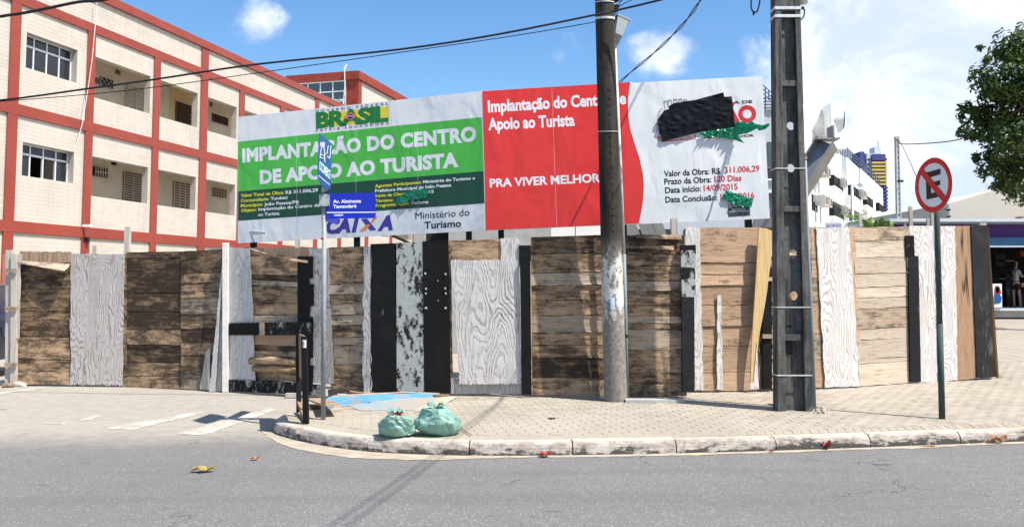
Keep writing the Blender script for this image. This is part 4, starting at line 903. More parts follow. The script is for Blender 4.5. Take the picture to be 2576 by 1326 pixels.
# hanging white cable
pts=[]
for x,y in ((690,-30),(686,60),(676,190),(655,420),(636,560),(612,720),(585,880),(560,970),(535,1040),(522,1078)):
    s_,z_=bat(*cB(x,y),.2); pts.append(B(s_,z_,.2))
MB().tube(pts,.010,5).obj('hanging_cable',M['pvc'],label='slack white cable hanging down the tiled apartment facade',cat='cable')
# roof stair tower
tw0,_=bat(899,300,0); zt=at_p(899,179,P0,bn).z
tx=MB(); W_=3.9
def tb(mb,s0,s1,z0,z1,d0,d1): bbox(mb,s0,s1,z0,z1,d0,d1)
s9=tw0
tb(tx,s9+.02,s9+12,10,zt-.3,-W_,-.02); tx.obj('tower_wall',M['wtile'],apt)
tx=MB(); tb(tx,s9-.12,s9+12.1,zt-.42,zt,-W_-.1,.12); tb(tx,s9-.02,s9+.35,10,zt-.42,-.62,.06); tb(tx,s9-.02,s9+.3,10,zt-.42,-W_-.02,-W_+.45); tb(tx,s9+6.0,s9+6.35,10,zt-.42,-.1,.06); tb(tx,s9+9.5,s9+9.85,10,zt-.42,-.1,.06); tx.obj('tower_trim',M['maroon'],apt)
gw=MB(); d0=-W_+.45; d1=-.65; z0=8.6; z1=zt-.42
for k in range(5): d=d0+(d1-d0)*k/4; c=B(s9-.03,(z0+z1)/2,d); gw.box(c,(.05,.05,z1-z0),bu,bn)
for k,z in enumerate((z1-.03,z1-.55,z1-.98,z1-1.06,z0+1.5)): c=B(s9-.03,z,(d0+d1)/2); gw.box(c,(.05,d1-d0,.05),bu,bn)
gf=gw.obj('stair_window',M['alu'],apt)
for k in range(4):
    for za,zb in ((z1-.53,z1-.05),(z1-.96,z1-.57),(z0,z1-1.1)):
        da=d0+(d1-d0)*k/4+.03; db=d0+(d1-d0)*(k+1)/4-.03; pn=MB(); bbox(pn,s9-.02,s9-.005,za,zb,da,db); pn.obj('pane',M['glassb'],gf)
pts=[B(s9-.15,zt,-.66),B(s9-.18,zt-.8,-.62),B(s9-.16,zt-1.6,-.7),B(s9-.15,zt-2.6,-.68)]; MB().tube(pts,.03,5).obj('cable',M['pvc'],apt)
a=B(s9+.3,zt,-.9); MB().tube([a,a+Vector((0,0,.25)),a+Vector((.12,0,.5))],[.03,.05,.02],6).obj('antenna',M['signwhite'],apt)
a=B(s9+9,zt,-.4); MB().box(a+Vector((0,0,.2)),(.2,.2,.5)).obj('chimney',M['concrete'],apt)

# ================================================================ GREY SITE WALLS BEHIND THE FENCE
gwt=thing('site_building',(1,18,0),'unfinished pale grey block low behind the fence under the billboards','building')
mb=MB()
def wall_px(mb,X0,X1,y,z0,z1,th=.3):
    a=at_y(X0,700,y).x; b=at_y(X1,700,y).x; mb.box(((a+b)/2,y+th/2,(z0+z1)/2),(b-a,th,z1-z0))
for a,b in ((1040,1067),(1128,1385)): wall_px(mb,a,b,17.0,0,3.35)
mb.obj('wall',M['concrete'],gwt)
mb=MB(); wall_px(mb,1386,1447,17.0,0,3.4); mb.obj('panel',M['hotel'],gwt); mb=MB(); wall_px(mb,1449,1600,17.0,0,3.4); mb.obj('panel',M['hotel'],gwt)
mb=MB(); wall_px(mb,1067,1128,17.3,0,3.3); mb.obj('opening',M['dark'],gwt)
# leaning timber behind the left board
MB().bar(at_y(985,592,14.6),at_y(1030,612,14.6),.05,.05).obj('prop_timber',M['charcoal'],label='dark slanting prop under the lower edge of the green billboard',cat='timber')
# steel raking struts
st=thing('steel_struts',(3.4,16,0),'big pale steel beams raking up behind the billboard and the square pole','steel structure')
for a,b,wd in (((1598,605),(1540,440),.22),((1640,605),(1570,440),.22),((1668,605),(1610,440),.18)): MB().bar(at_y(*a,15.5),at_y(*b,15.5),wd,.12).obj('strut',M['steel'],st)
def ibeam(A,B_,h,wd,th=.03,wdir=(0,1,0)):
    mb=MB(); A=Vector(A);B_=Vector(B_); t=(B_-A).normalized(); y=Vector(wdir); y=(y-t*y.dot(t)).normalized(); x=t.cross(y)
    mb.box((A+B_)/2,(h-2*th,th,(B_-A).length-.004),x,y,t)
    for s_ in(-1,1): mb.box((A+B_)/2+x*s_*(h/2-th/2),(th,wd,(B_-A).length),x,y,t)
    return mb
ibeam(at_y(1905,640,15.2),at_y(2080,360,15.2),.36,.32,.03,(.7,.7,0)).obj('strut',M['steel'],st)
mb=MB(); mb.box(at_y(2078,352,15.2),(.42,.3,.03)); mb.box(at_y(2090,352,15.2)+Vector((0,0,.12)),(.03,.3,.25)); mb.obj('end_plate',M['steel'],st)
for a,b in (((1925,640),(1960,520)),((1890,640),(1912,540))): MB().bar(at_y(*a,15.8),at_y(*b,15.8),.18,.12).obj('strut',M['steel'],st)

# ================================================================ HOTEL (right, far)
hu=Vector((.5,.866,0)).normalized(); hn=Vector((hu.y,-hu.x,0)); H0=Vector(((2016-1288)/FP*69,69,0))
def H(s,z,d=0.0): return H0+hu*s+hn*d+Vector((0,0,z))
def hat(X,Y,d=0.0): q=at_p(X,Y,H0+hn*d,hn); return (q-H0).dot(hu),q.z
def hbox(mb,s0,s1,z0,z1,d0,d1): mb.box(H((s0+s1)/2,(z0+z1)/2,(d0+d1)/2),(s1-s0,d1-d0,z1-z0),hu,hn)
hotel=thing('hotel',tuple(H(10,0)),'white hotel block with stepped terraces, window air conditioners and navy railings beyond the square pole','building')
K2=lambda x,y:(1891.7+x*.2631,254.9+y*.2631); K4=lambda x,y:(1878+x*.4858,y*.4858)
sA=0; sB,_=hat(*K2(852,500)); sB2,_=hat(*K2(905,540)); sC,_=hat(*K4(590,900)); sD,_=hat(*K4(705,970))
_,zA=hat(*K2(720,390)); _,zBm=hat(*K2(930,560)); _,zC=hat(*K4(650,930))
mb=MB(); hbox(mb,sA,sB,0,zA-.4,-14,0); hbox(mb,sB,sB2,0,zA-1.0,-14,-.9); hbox(mb,sB2,sC-2,0,zBm,-14,.0); hbox(mb,sC-2,sC,0,zBm-1,-14,-.6); hbox(mb,sC,sD,0,zC,-14,0); mb.obj('wall',M['hotel'],hotel)
def rail(s0,s1,z,d=-.3,h=1.2,n=10,par=hotel):
    mb=MB()
    for k in range(4): mb.bar(H(s0,z+h*(k+1)/4,d),H(s1,z+h*(k+1)/4,d),.09,.06)
    for k in range(n+1): s_=s0+(s1-s0)*k/n; mb.bar(H(s_,z,d),H(s_,z+h,d),.09,.09)
    return mb.obj('railing',M['rail'],par)
rail(0,sB*.33,zA+1.6,-3,1.5,6); rail(sB*.38,sB,zA-.4,-.4,1.6); rail(sB,sC-3,zBm+.05,-.4,1.6); rail(sC-2,sD,zC,-.4,1.6)
mb=MB(); hbox(mb,0,sB*.36,zA-.4,zA+1.6,-14,-.1); mb.obj('upper_wall',M['hotel'],hotel)
# curved roof tank
a_,za_=hat(*K2(600,290),-4); b_,zb_=hat(*K2(795,150),-4)
mb=MB(); prof=[]; 
c0=at_y(1995,300,76)
mb.box(at_y(2083,330,76),(1.3,5,4.2)); mb.obj('tank_block',M['hotel'],hotel)
mb=MB(); a=at_y(1985,318,77); b=at_y(2090,318,77); mb.tube([a,b],[1.75,1.75],32); mb.obj('roof_vault',M['hotel'],hotel,True)
mb=MB(); a=at_y(2088,306,74.5); b=at_y(2122,306,74.1); mb.tube([a,b],.98,24); smooth_angle(mb.obj('sign_drum',M['acwhite'],hotel))
d_=(b-a).normalized(); mb=MB(); mb.tube([b+d_*.01,b+d_*.08],1.0,24); dr=mb.obj('sign_disc',M['glassb'],hotel); mb=MB(); mb.tube([b+d_*.09,b+d_*.12],.84,24); mb.obj('sign_face',M['signwhite'],hotel)
def hwin(P,Q,bay=False,par=hotel):
    (s0,z1),(s1,z0)=hat(*P),hat(*Q); mb=MB(); d=.02
    if bay: hb=MB(); hbox(hb,s0-.3,s1+.3,z0-1.6,z0,0,.55); hb.obj('bay',M['hotel'],hotel); d=.45
    hbox(mb,s0,s1,z0,z1,0,d); o=mb.obj('window',M['dark'],hotel); fr=MB(); n=2
    for k in range(n+1): s_=s0+(s1-s0)*k/n; hbox(fr,s_-.06,s_+.06,z0,z1,d,d+.05)
    hbox(fr,s0,s1,z0+(z1-z0)*.32,z0+(z1-z0)*.32+.1,d,d+.05); fr.obj('frame',M['dark'],o)
for P,Q,bay in (((568,578),(608,745),0),((735,705),(825,868),1),((915,800),(1000,955),1),((568,885),(622,1062),0),((735,990),(832,1140),1),((925,1070),(1000,1180),1)): hwin(K2(*P),K2(*Q),bay)
for P,Q,bay in (((600,1010),(636,1085),1),((668,1050),(692,1110),1)): hwin(K4(*P),K4(*Q),bay)
for x,y in ((657,652),(700,682),(865,782),(670,948),(716,967),(875,1042),(1040,882),(1065,900)):
    s_,z_=hat(*K2(x,y),.6); w_=1.0 if x<800 else 1.1; mb=MB(); hbox(mb,s_-.55,s_+.55,z_-.48,z_+.48,0,1.0); o=mb.obj('air_conditioner',M['acwhite'],hotel); g=MB(); hbox(g,s_-.40,s_+.40,z_-.36,z_+.3,1.0,1.03); g.obj('vent_grille',M['grilled'],o)
    mb=MB(); hbox(mb,s_-.5,s_+.3,z_-3.0,z_-.6,-.02,.03); mb.obj('panel_groove',M['acwhite'],hotel)
# hotel front wing seen between billboard and pole, and below the billboard
fw=MB(); xa=at_y(1500,600,66).x; xb=at_y(2012,600,66).x; zt_=at_y(1940,276,66).z
fw.box(((xa+xb)/2,68,zt_/2),(xb-xa,4,zt_)); fw.obj('front_wing',M['greyshade'],hotel)  # this face of the white hotel has its shade put in as grey colour
for Y0,Y1,m in ((358,420,'glassb'),(424,450,'glass'),(487,545,'glassb'),(575,600,'glass')):
    a=at_y(1930,Y0,66);b=at_y(1982,Y1,66); mb=MB(); mb.box(((a.x+b.x)/2,65.97,(a.z+b.z)/2),(b.x-a.x,.06,a.z-b.z)); mb.obj('window',M[m],hotel)
for Y in (453,484,550):
    a=at_y(1925,Y,66); mb=MB(); mb.box((a.x+1.2,65.9,a.z),(3.4,.3,.12)); mb.obj('sill',M['signwhite'],hotel)
mb=MB(); q0=at_y(1915,276,65.8).x; q1=at_y(2012,276,65.8).x
for Y in (248,256,264,272): z_=at_y(1940,Y,65.8).z; mb.bar((q0,65.8,z_),(q1,65.8,z_),.07,.07)
for X in (1925,1945,1965,1985,2005): a=at_y(X,248,65.8);b=at_y(X,277,65.8); mb.bar(a,b,.07,.07)
mb.obj('railing',M['rail'],hotel)
for X in (1600,1650,1720,1775,1860):
    a=at_y(X,577,66);b=at_y(X+ (40 if X!=1775 else 60),590,66); mb=MB(); mb.box(((a.x+b.x)/2,65.97,(a.z+b.z)/2),(b.x-a.x,.06,a.z-b.z)); mb.obj('window',M['glass'],hotel)
# reception sign
rp=Plane(at_y(2097,567,30),(0,-1,0)); rs=thing('hotel_sign',(at_y(2097,567,30).x,30.05,.4),'grey blue reception sign just above the fence right of the square pole','sign')
P=[rp.at(*q,0) for q in ((2077,560),(2118,560),(2118,600),(2077,600))]; MB().prism(P,(0,.05,0)).obj('plate',M['silver'],rs)
ptext('RECEPÇÃO',(2080,572),(2115,572),7.5,M['pnavy'],rp,rs,.01,bold=.0)
for X in (2080,2115): a=rp.at(X,600,-.06); MB().bar(a+Vector((0,0,.5)),(a.x,a.y,zp(0,30)),.06,.06).obj('leg',M['galv'],rs)

# ================================================================ TOWER FAR AWAY
TY=400.; tw=thing('tower_block',(at_y(2200,500,TY).x,TY,0),'distant high rise with indigo and yellow balcony bands','building')
def tpx(name,X0,X1,Y0,Y1,m,dy=0.0,dep=10,par=tw):
    a=at_y(X0,Y0,TY+dy);b=at_y(X1,Y1,TY+dy); z0=max(0,b.z) if Y1<560 else 0; return MB().box(((a.x+b.x)/2,TY+dy+dep/2,(a.z+z0)/2),(b.x-a.x,dep,a.z-z0)).obj(name,M[m],par)
tpx('core',2180,2222,386,600,'towerw',0); tpx('wing',2161,2184,394,600,'towerw',2); tpx('side_wing',2163,2176,382,420,'towerb',.5,9); tpx('roof_tank',2200,2216,370,390,'towerw',2,6); tpx('balcony_stack',2194,2234,388,600,'towerb',-1,6)
for k in range(17):
    Y=398+k*9.0; m='towery' if k<8 and k!=0 else 'towerb'; o=tpx('balcony',2194,2232+(2 if k>7 else 0),Y,Y+5,m,-2.2,1.5)
for k in range(9): tpx('window_band',2182,2188,400+k*12,404+k*12,'glass',-.1,.4)
tpx('mast',2209.2,2210.2,355,372,'rail',2,.5)
lowb=thing('low_building',(at_y(2300,545,120).x,120,0),'low grey green flat block on the skyline between the concrete pole and the sign','building')
for n_,X0,X1,Y0,m in (('block',2277,2330,541,'greyshade'),('roof_hut',2288,2294,534,'towerw')):
    a=at_y(X0,Y0,120);b=at_y(X1,Y0,120); MB().box(((a.x+b.x)/2,123,a.z/2),(b.x-a.x,6,a.z)).obj(n_,M[m],lowb)
for k in range(5):
    a=at_y(2296+k*7,546,120); MB().box((a.x,119.95,a.z),(.28,.1,.22)).obj('window',M['glass'],lowb)

# ================================================================ SHOP
SY=29.; shop=thing('shop',(at_y(2500,700,SY).x,SY,zp(0,SY)),'purple fronted shop with dark blue awning and open dark front at the right edge','shop')
def spx(name,X0,X1,Y0,Y1,m,dy=0.0,dep=.3,par=shop):
    a=at_y(X0,Y0,SY+dy);b=at_y(X1,Y1,SY+dy); return MB().box(((a.x+b.x)/2,SY+dy+dep/2,(a.z+b.z)/2),(b.x-a.x,dep,a.z-b.z)).obj(name,M[m],par)
spx('roof_edge',2236,2900,550,558,'silver',-.5,9); spx('gutter',2236,2900,558.5,564,'signpost',-.35,.3); spx('fascia',2240,2900,565,598,'purple',0,.3); spx('awning',2240,2900,598,618,'awning',-.5,.45); spx('awning_rail',2240,2900,618.5,622,'silver',-.56,.1)
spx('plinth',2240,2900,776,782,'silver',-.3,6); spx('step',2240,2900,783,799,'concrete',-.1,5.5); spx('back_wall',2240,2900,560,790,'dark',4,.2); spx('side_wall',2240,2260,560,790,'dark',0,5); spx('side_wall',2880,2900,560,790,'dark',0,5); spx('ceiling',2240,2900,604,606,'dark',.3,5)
for X0,X1,Y0,Y1,m in ((2504,2530,640,670,'charcoal'),(2530,2545,690,770,'charcoal'),(2515,2556,700,703,'grilled'),(2505,2552,655,658,'grilled'),(2562,2590,740,768,'charcoal'),(2570,2585,712,722,'timber'),(2568,2590,632,645,'maroon')): spx('shelf_goods',X0,X1,Y0,Y1,m,2.2,.4)
pp=Plane(at_y(2509,740,SY-.35),(0,-1,0)); po=thing('poster_stand',tuple(at_y(2509,775,SY-.35)),'white poster board with a drawn figure in a teal shirt leaning at the shop front','poster')
MB().prism([pp.at(*q) for q in ((2497,714),(2520,714),(2521,773),(2498,773))],(0,.04,0)).obj('board',M['signwhite'],po)
for nm,pts,m in (('hair',[(2503,722),(2508,718),(2515,722),(2519,738),(2514,742),(2502,740)],'maroon'),('face',[(2505,724),(2511,722),(2514,730),(2511,737),(2506,736)],'pyellow'),('shirt',[(2501,742),(2514,739),(2520,748),(2518,762),(2502,765)],'skyblue'),('arm',[(2499,758),(2518,757),(2518,761),(2499,763)],'pyellow')):
    psheet(pts,M[m],pp,po,.005+.002*len(nm),nm)
# person in the shop doorway
pb=at_y(2559,777,SY+1.5); H_=at_y(2559,655,SY+1.5).z-pb.z
pers=thing('person',tuple(pb),'person in a striped top and black shorts standing in the shop doorway, arm reaching right','person')
def skin_body(name,J,E,mat,par,lv=2):
    me=bpy.data.meshes.new(name); me.from_pydata([Vector(j[0]) for j in J],E,[]); o=bpy.data.objects.new(name,me); COL.objects.link(o); o.parent=par; me.materials.append(mat)
    sk=o.modifiers.new('skin','SKIN'); 
    for i,j in enumerate(J): me.skin_vertices[0].data[i].radius=(j[1],j[2] if len(j)>2 else j[1])
    me.skin_vertices[0].data[0].use_root=True; sub=o.modifiers.new('sub','SUBSURF'); sub.levels=lv; sub.render_levels=lv
    ORG[o.name]=ORG[par.name]; return o
h=H_
J=[((0,0,.52*h),.085,.10),((0,0,.62*h),.075,.09),((0,0,.76*h),.085,.11),((0,-.01,.83*h),.045),((0,-.02,.87*h),.04),((0,-.02,.93*h),.062,.07),((0,-.02,.98*h),.045),
   ((-.06,.06,.49*h),.07),((-.07,.07,.28*h),.048),((-.07,.06,.10*h),.042),((-.07,.05,.03*h),.032),((.02,-.02,.02*h),.03),
   ((.04,-.06,.49*h),.07),((.06,-.07,.28*h),.048),((.07,-.08,.10*h),.042),((.07,-.09,.03*h),.032),((.16,-.15,.02*h),.03),
   ((.02,-.13,.79*h),.045),((.12,-.16,.66*h),.035),((.30,-.18,.68*h),.03),((.38,-.18,.68*h),.025),
   ((-.0,.13,.79*h),.045),((.10,.18,.66*h),.035),((.26,.16,.70*h),.03),((.33,.15,.71*h),.025)]
E_=[(0,1),(1,2),(2,3),(3,4),(4,5),(5,6),(0,7),(7,8),(8,9),(9,10),(10,11),(0,12),(12,13),(13,14),(14,15),(15,16),(2,17),(17,18),(18,19),(19,20),(2,21),(21,22),(22,23),(23,24)]
skin_body('body',J,E_,M['skin'],pers)
skin_body('jersey',[((0,0,.53*h),.10,.125),((0,0,.62*h),.09,.11),((0,0,.76*h),.10,.13),((0,-.01,.815*h),.06,.07),((.02,-.14,.785*h),.055),((.08,-.16,.71*h),.05),((0,.14,.785*h),.055),((.06,.17,.71*h),.05)],[(0,1),(1,2),(2,3),(2,4),(4,5),(2,6),(6,7)],M['stripe'],pers)
skin_body('shorts',[((0,0,.54*h),.105,.125),((0,0,.49*h),.10,.12),((-.06,.06,.44*h),.08),((-.07,.07,.38*h),.075),((.04,-.06,.44*h),.08),((.06,-.07,.38*h),.075)],[(0,1),(1,2),(2,3),(1,4),(4,5)],M['shorts'],pers)
skin_body('hair',[((-.015,-.02,.955*h),.085,.085),((-.05,-.02,.90*h),.065),((-.075,-.02,.84*h),.05)],[(0,1),(1,2)],M['hair'],pers)
# cream gabled shed behind the shop
gy=46.; gb=thing('gabled_shed',(at_y(2520,500,gy).x,gy,0),'large cream gabled shed rising behind the purple shop','building')
P=[at_y(2360,552,gy),at_y(2388,512,gy),at_y(2505,478,gy),at_y(2640,450,gy),at_y(2900,530,gy)]; P=[Vector((P[0].x,gy,0))]+P[1:]+[Vector((P[-1].x,gy,0))]
MB().prism(P,(0,14,0)).obj('wall',M['gable'],gb)
a=at_y(2556,551,gy-.1);b=at_y(2700,551,gy-.1); MB().box(((a.x+b.x)/2,gy-.3,a.z),(b.x-a.x,.5,.2)).obj('ledge',M['vertbrown'],gb)
can=thing('blue_canopy',tuple(at_y(2258,575,27)),'blue and white curved canopy just above the fence left of the no parking sign','canopy')
mb=MB(); vs=[]; 
for i in range(9):
    t=i/8; X=2238+44*t; Y=571-13*math.sin(t*math.pi*.62)
    for dy in(0,1.2): vs.append(at_y(X,Y,27+dy))
mb.add(vs,[(2*i,2*i+1,2*i+3,2*i+2) for i in range(8)]+[(2*i,2*i+2,2*i+3,2*i+1) for i in range(8)]); mb.obj('cover',plain('blue canopy cloth',(.02,.18,.45),.4,.3,3),can)
MB().bar(at_y(2276,560,27.5),Vector((at_y(2276,560,27.5).x,27.5,zp(0,27))),.06,.06).obj('leg',M['galv'],can)
# mast on shop roof
mst=thing('roof_mast',tuple(at_y(2391,553,SY+.3)),'short grey mast with insulators on the shop roof beside the sign','mast')
MB().bar(at_y(2387,513,SY+.3),at_y(2392,554,SY+.3),.07,.07).obj('post',M['galv'],mst)
for Y in (529,546): MB().bar(at_y(2382,Y,SY+.25),at_y(2391,Y-1,SY+.25),.06,.04).obj('insulator',M['dark'],mst)
mb=MB(); mb.tube([at_y(2382,529,SY+.25),at_y(2366,527,SY+.25),at_y(2363,537,SY+.25),at_y(2370,545,SY+.25),at_y(2383,546,SY+.25)],.012,5); mb.obj('loop_wire',M['wire'],mst)

# ================================================================ POLES, LAMPS, BACKGROUND
bp=thing('concrete_pole',tuple(Vector((at_y(2258,500,32).x,32,zp(0,30)))),'slim perforated concrete pole in the distance left of the no parking sign','pole')
t=at_y(2256,348,32); bse=Vector((at_y(2259,560,32).x,32,.4))
for s_ in(-1,1): MB().bar(t+Vector((s_*.055,0,0)),bse+Vector((s_*.075,0,0)),.035,.14).obj('flange',M['concrete'],bp)
mb=MB()
for k in range(34): q=t.lerp(bse,(k+.3)/34); mb.box(q,(.10,.10,.09))
mb.obj('web',M['greyshade'],bp); MB().box(t+Vector((0,0,0)),(.16,.16,.1)).obj('cap',M['concrete'],bp)
MB().bar(at_y(2258,456,31.8),at_y(2272,456,31.8),.08,.06).obj('bracket',M['dark'],bp)
def lamp(X,Yb,Yt,Xh,Yh,y,label):
    a=at_y(X,Yt,y); t=thing('street_lamp',(a.x,y,zp(0,y) if y<31 else .4),label,'street lamp','street lamps by the hotel')
    mb=MB(); mb.tube([Vector((a.x,y,.4)),a],[.10,.06],8); mb.obj('post',M['galv'],t,True)
    hd=at_y(Xh,Yh,y); MB().tube([a,a.lerp(hd,.3)+Vector((0,0,.05)),a.lerp(hd,.5)],.035,6).obj('arm',M['galv'],t)
    mb=MB(); q=a.lerp(hd,.5); dd=(hd-q); n=8; vs=[]; m_=MB(); m_.tube([q+dd*k/6 for k in range(7)],[.05,.10,.13,.14,.13,.10,.03],8); m_.obj('lamp_head',M['silver'],t,True)
lamp(2143,573,467,2174,465,36,'taller grey street lamp in front of the white hotel'); lamp(2243,560,525,2283,523,60,'small far street lamp left of the perforated concrete pole')
# wires to the distant pole
def wire(pts,r,m,label,n=5,grp=None,name='overhead_wire'):
    P=catmull([tuple(p) for p in pts],4); return MB().tube(P,r,n,False).obj(name,M[m],smooth=True,label=label,cat='wire',group=grp)
wire([at_y(2256,352,32),at_y(2264,362,31),at_y(2300,363,30),at_y(2350,360,28),at_y(2410,352,26),at_y(2480,325,24),at_y(2576,268,21.5),at_y(2640,225,20)],.02,'wirered','brown wire sagging from the distant concrete pole across the tree')
wire([at_y(2260,352,32),at_y(2272,372,31.5),at_y(2290,410,31),at_y(2303,440,30.5),at_y(2330,500,30),at_y(2383,528,SY)],.015,'wirered','thin wire dropping from the distant concrete pole behind the round sign')

# ---- round utility pole
pz=lambda X,Y:at_y(X,Y,10.43)
p1=thing('utility_pole',tuple(at_z(1549,1008,ZS)),'thick round mildewed concrete utility pole with grey conduit and box','utility pole')
b0=at_z(1549,1008,ZS); t0=pz(1520,0); d=(t0-b0)/(t0.z-b0.z); n=40; mb=MB()
vs=[];NS=24
for i in range(n+1):
    z=b0.z-.02+(9.2)*i/n; c=b0+d*(z-b0.z); r=.147-(z-b0.z)*.0052
    for k in range(NS):
        a=2*math.pi*k/NS; rr=r*(1+.012*noise.noise(Vector((math.cos(a)*2,math.sin(a)*2,z*1.5)))); vs.append(c+Vector((math.cos(a)*rr,math.sin(a)*rr,0)))
mb.add(vs,[(i*NS+k,i*NS+(k+1)%NS,(i+1)*NS+(k+1)%NS,(i+1)*NS+k) for i in range(n) for k in range(NS)]+[tuple(range(n*NS,n*NS+NS))]); mb.obj('shaft',M['pole1'],p1,True)
def p1at(z,a,dr=0.0): c=b0+d*(z-b0.z); r=.147-(z-b0.z)*.0052+dr; return c+Vector((math.cos(a)*r,math.sin(a)*r,0))
for Y,m,w_ in ((48,'strap',.03),(8,'strap',.012),(330,'strap',.008)):
    z=pz(1520,Y).z; mb=MB(); 
    vs=[]
    for k in range(33):
        a=math.pi+math.pi*k/32-.3+ .6*k/32*0; a=math.pi*.9+math.pi*1.2*k/32
        for s_,dr in((-1,.002),(1,.002),(1,.009),(-1,.009)): vs.append(p1at(z+s_*w_/2+.02*math.sin(a),a,dr))
    mb.add(vs,[(4*k+j,4*k+(j+1)%4,4*k+4+(j+1)%4,4*k+4+j) for k in range(32) for j in range(4)]); mb.obj('strap',M[m],p1)
mb=MB()
for k in range(34):
    if k%5==4: continue
    z=1.3+k*.1; s_=random.choice([.02,.03,.035]); mb.box(p1at(z,-math.pi/2+.12,.0),(s_,.008,.03+.03*(k%2)))
mb.obj('embossed_marks',M['pole1'],p1)
vs=[p1at(z,a,.003) for z in (at_y(1530,779,10.3).z,at_y(1530,749,10.3).z) for a in (-math.pi/2-.36,-math.pi/2-.22,-math.pi/2-.08,-math.pi/2+.05)]
MB().add(vs,[(0,1,5,4),(1,2,6,5),(2,3,7,6)]).obj('sticker',paint_worn('blue white sticker',(.55,.65,.72),(.10,.30,.50),.52,.02,14),p1)
c0=at_z(1578,1006,ZS); cpts=[c0,at_y(1573,760,c0.y),at_y(1570,640,c0.y)]; MB().tube(cpts,.024,10).obj('lower_conduit',M['conduitg'],p1,True)
cpts=[at_y(1570,640,c0.y),at_y(1560,400,c0.y),at_y(1545,85,c0.y)]; MB().tube(cpts,.021,10).obj('upper_conduit',M['pvc'],p1,True)
for Y in (845,1003): q=at_y(1575,Y,c0.y); MB().tube([q-Vector((0,0,.02)),q+Vector((0,0,.02))],.03,10).obj('coupling',M['dark'],p1)
U=lambda x,y:(1449+x*.1517,y*.1517)
yb=c0.y-.05; fr=[at_y(*U(*q),yb-.08+.0*q[0]) for q in ((700,235),(890,320),(770,598),(655,550))]; MB().prism(fr,(-.05,.22,-.10)).obj('junction_box',M['boxgrey'],p1)
fr=[at_y(*U(*q),yb-.085) for q in ((694,228),(905,322),(895,345),(690,250))]; MB().prism(fr,(-.03,.24,-.03)).obj('box_lid',M['boxgrey'],p1)
fr=[at_y(*U(*q),yb+.05) for q in ((640,570),(755,600),(730,662),(635,630))]; MB().prism(fr,(0,.1,0)).obj('box_base',M['grilled'],p1)
for P in ([(600,190),(640,220),(655,330),(600,440),(580,520)],[(735,-10),(720,90),(690,200),(640,380),(600,470),(590,520)],[(650,215),(600,300),(590,400),(610,470)],[(790,-10),(740,30),(690,10)],[(940,0),(830,50),(735,105),(690,130)],[(460,370),(420,440),(470,520),(580,530)]):
    MB().tube(catmull([tuple(at_y(*U(*q),yb-.02)) for q in P],3),.006,5,False).obj('loose_wire',M['wire'],p1,True)
for Y0,Y1 in ((0,22),(98,180)):
    for k,Y in enumerate((Y0,(Y0+Y1)/2,Y1)): q=at_y(*U(640-15*k,Y+15),yb-.02); MB().tube([q-Vector((.05,0,.008)),q+Vector((.05,0,.012))],.022,8).obj('insulator',M['dark'],p1)
MB().bar(at_y(*U(600,30),yb),at_y(*U(640,180),yb),.02,.02).obj('rack',M['galv'],p1)

# ---- square H section pole
bl=at_z(1957,1035,ZS); brr=at_z(2045,1035,ZS); y2=bl.y
p2=thing('utility_pole',(3.27,y2,ZS),'square blackened concrete utility pole with recessed face and round holes','utility pole')
tl=at_y(1950,0,y2); trr=at_y(2013,0,y2)
def px2(u,z):  # u 0..1 across the face
    f=(z-ZS)/(tl.z-ZS); a=bl.lerp(tl,f) ; b=brr.lerp(trr,f); return a.x+(b.x-a.x)*u
zT=8.2
def fl2(name,u0,u1,ya,yb_,z0=ZS-.02,z1=zT,m='pole2'):
    vs=[]
    for z in (z0,z1): vs+=[(px2(u0,z),ya,z),(px2(u1,z),ya,z),(px2(u1,z),yb_,z),(px2(u0,z),yb_,z)]
    return MB().add(vs,[(0,3,2,1),(4,5,6,7),(0,1,5,4),(1,2,6,5),(2,3,7,6),(3,0,4,7)]).obj(name,M[m],p2)
fl2('flange',0,.24,y2,y2+.18); fl2('flange',.80,1,y2,y2+.18)
zof=lambda Y:at_y(1990,Y,y2).z
ribs=[zof(209),zof(525),zof(849)]
for k,z in enumerate(ribs): fl2('rib',.24,.80,y2+.015,y2+.165,z-.035,z+.035)
fl2('rib',.24,.80,y2+.01,y2+.17,zof(28),zT)
holes=[(1990,317),(1990,423),(1997,638),(1998,744)]
yw=y2+.075
zs=sorted([ZS-.02]+[z+s_*.035 for z in ribs for s_ in(-1,1)]+[zof(28)])
for z0,z1 in zip(zs[::2],zs[1::2]):
    out=[(px2(.24,z0),z0),(px2(.80,z0),z0),(px2(.80,z1),z1),(px2(.24,z1),z1)]; loops=[[Vector((x,z,0)) for x,z in out]]
    hl=[]
    for X,Y in holes:
        q=at_y(X,Y,yw)
        if z0<q.z<z1: hl.append((q.x,q.z))
    for x,z in hl: loops.append([Vector((x+.052*math.cos(-2*math.pi*k/20),z+.052*math.sin(-2*math.pi*k/20),0)) for k in range(20)])
    tr=geometry.tessellate_polygon(loops); flat=[q for L in loops for q in L]; n=len(flat)
    vs=[Vector((q.x,yw,q.y)) for q in flat]+[Vector((q.x,yw+.035,q.y)) for q in flat]; fs=[]
    for a,b,c in tr:
        nn=(vs[b]-vs[a]).cross(vs[c]-vs[a]); f=(a,b,c) if nn.y<0 else (a,c,b); fs+= [f,tuple(i+n for i in f[::-1])]
    o_=4
    for L in loops[1:]:
        for k in range(20): fs.append((o_+k,o_+(k+1)%20,n+o_+(k+1)%20,n+o_+k))
        o_+=20
    MB().add(vs,fs).obj('web',M['pole2'],p2)
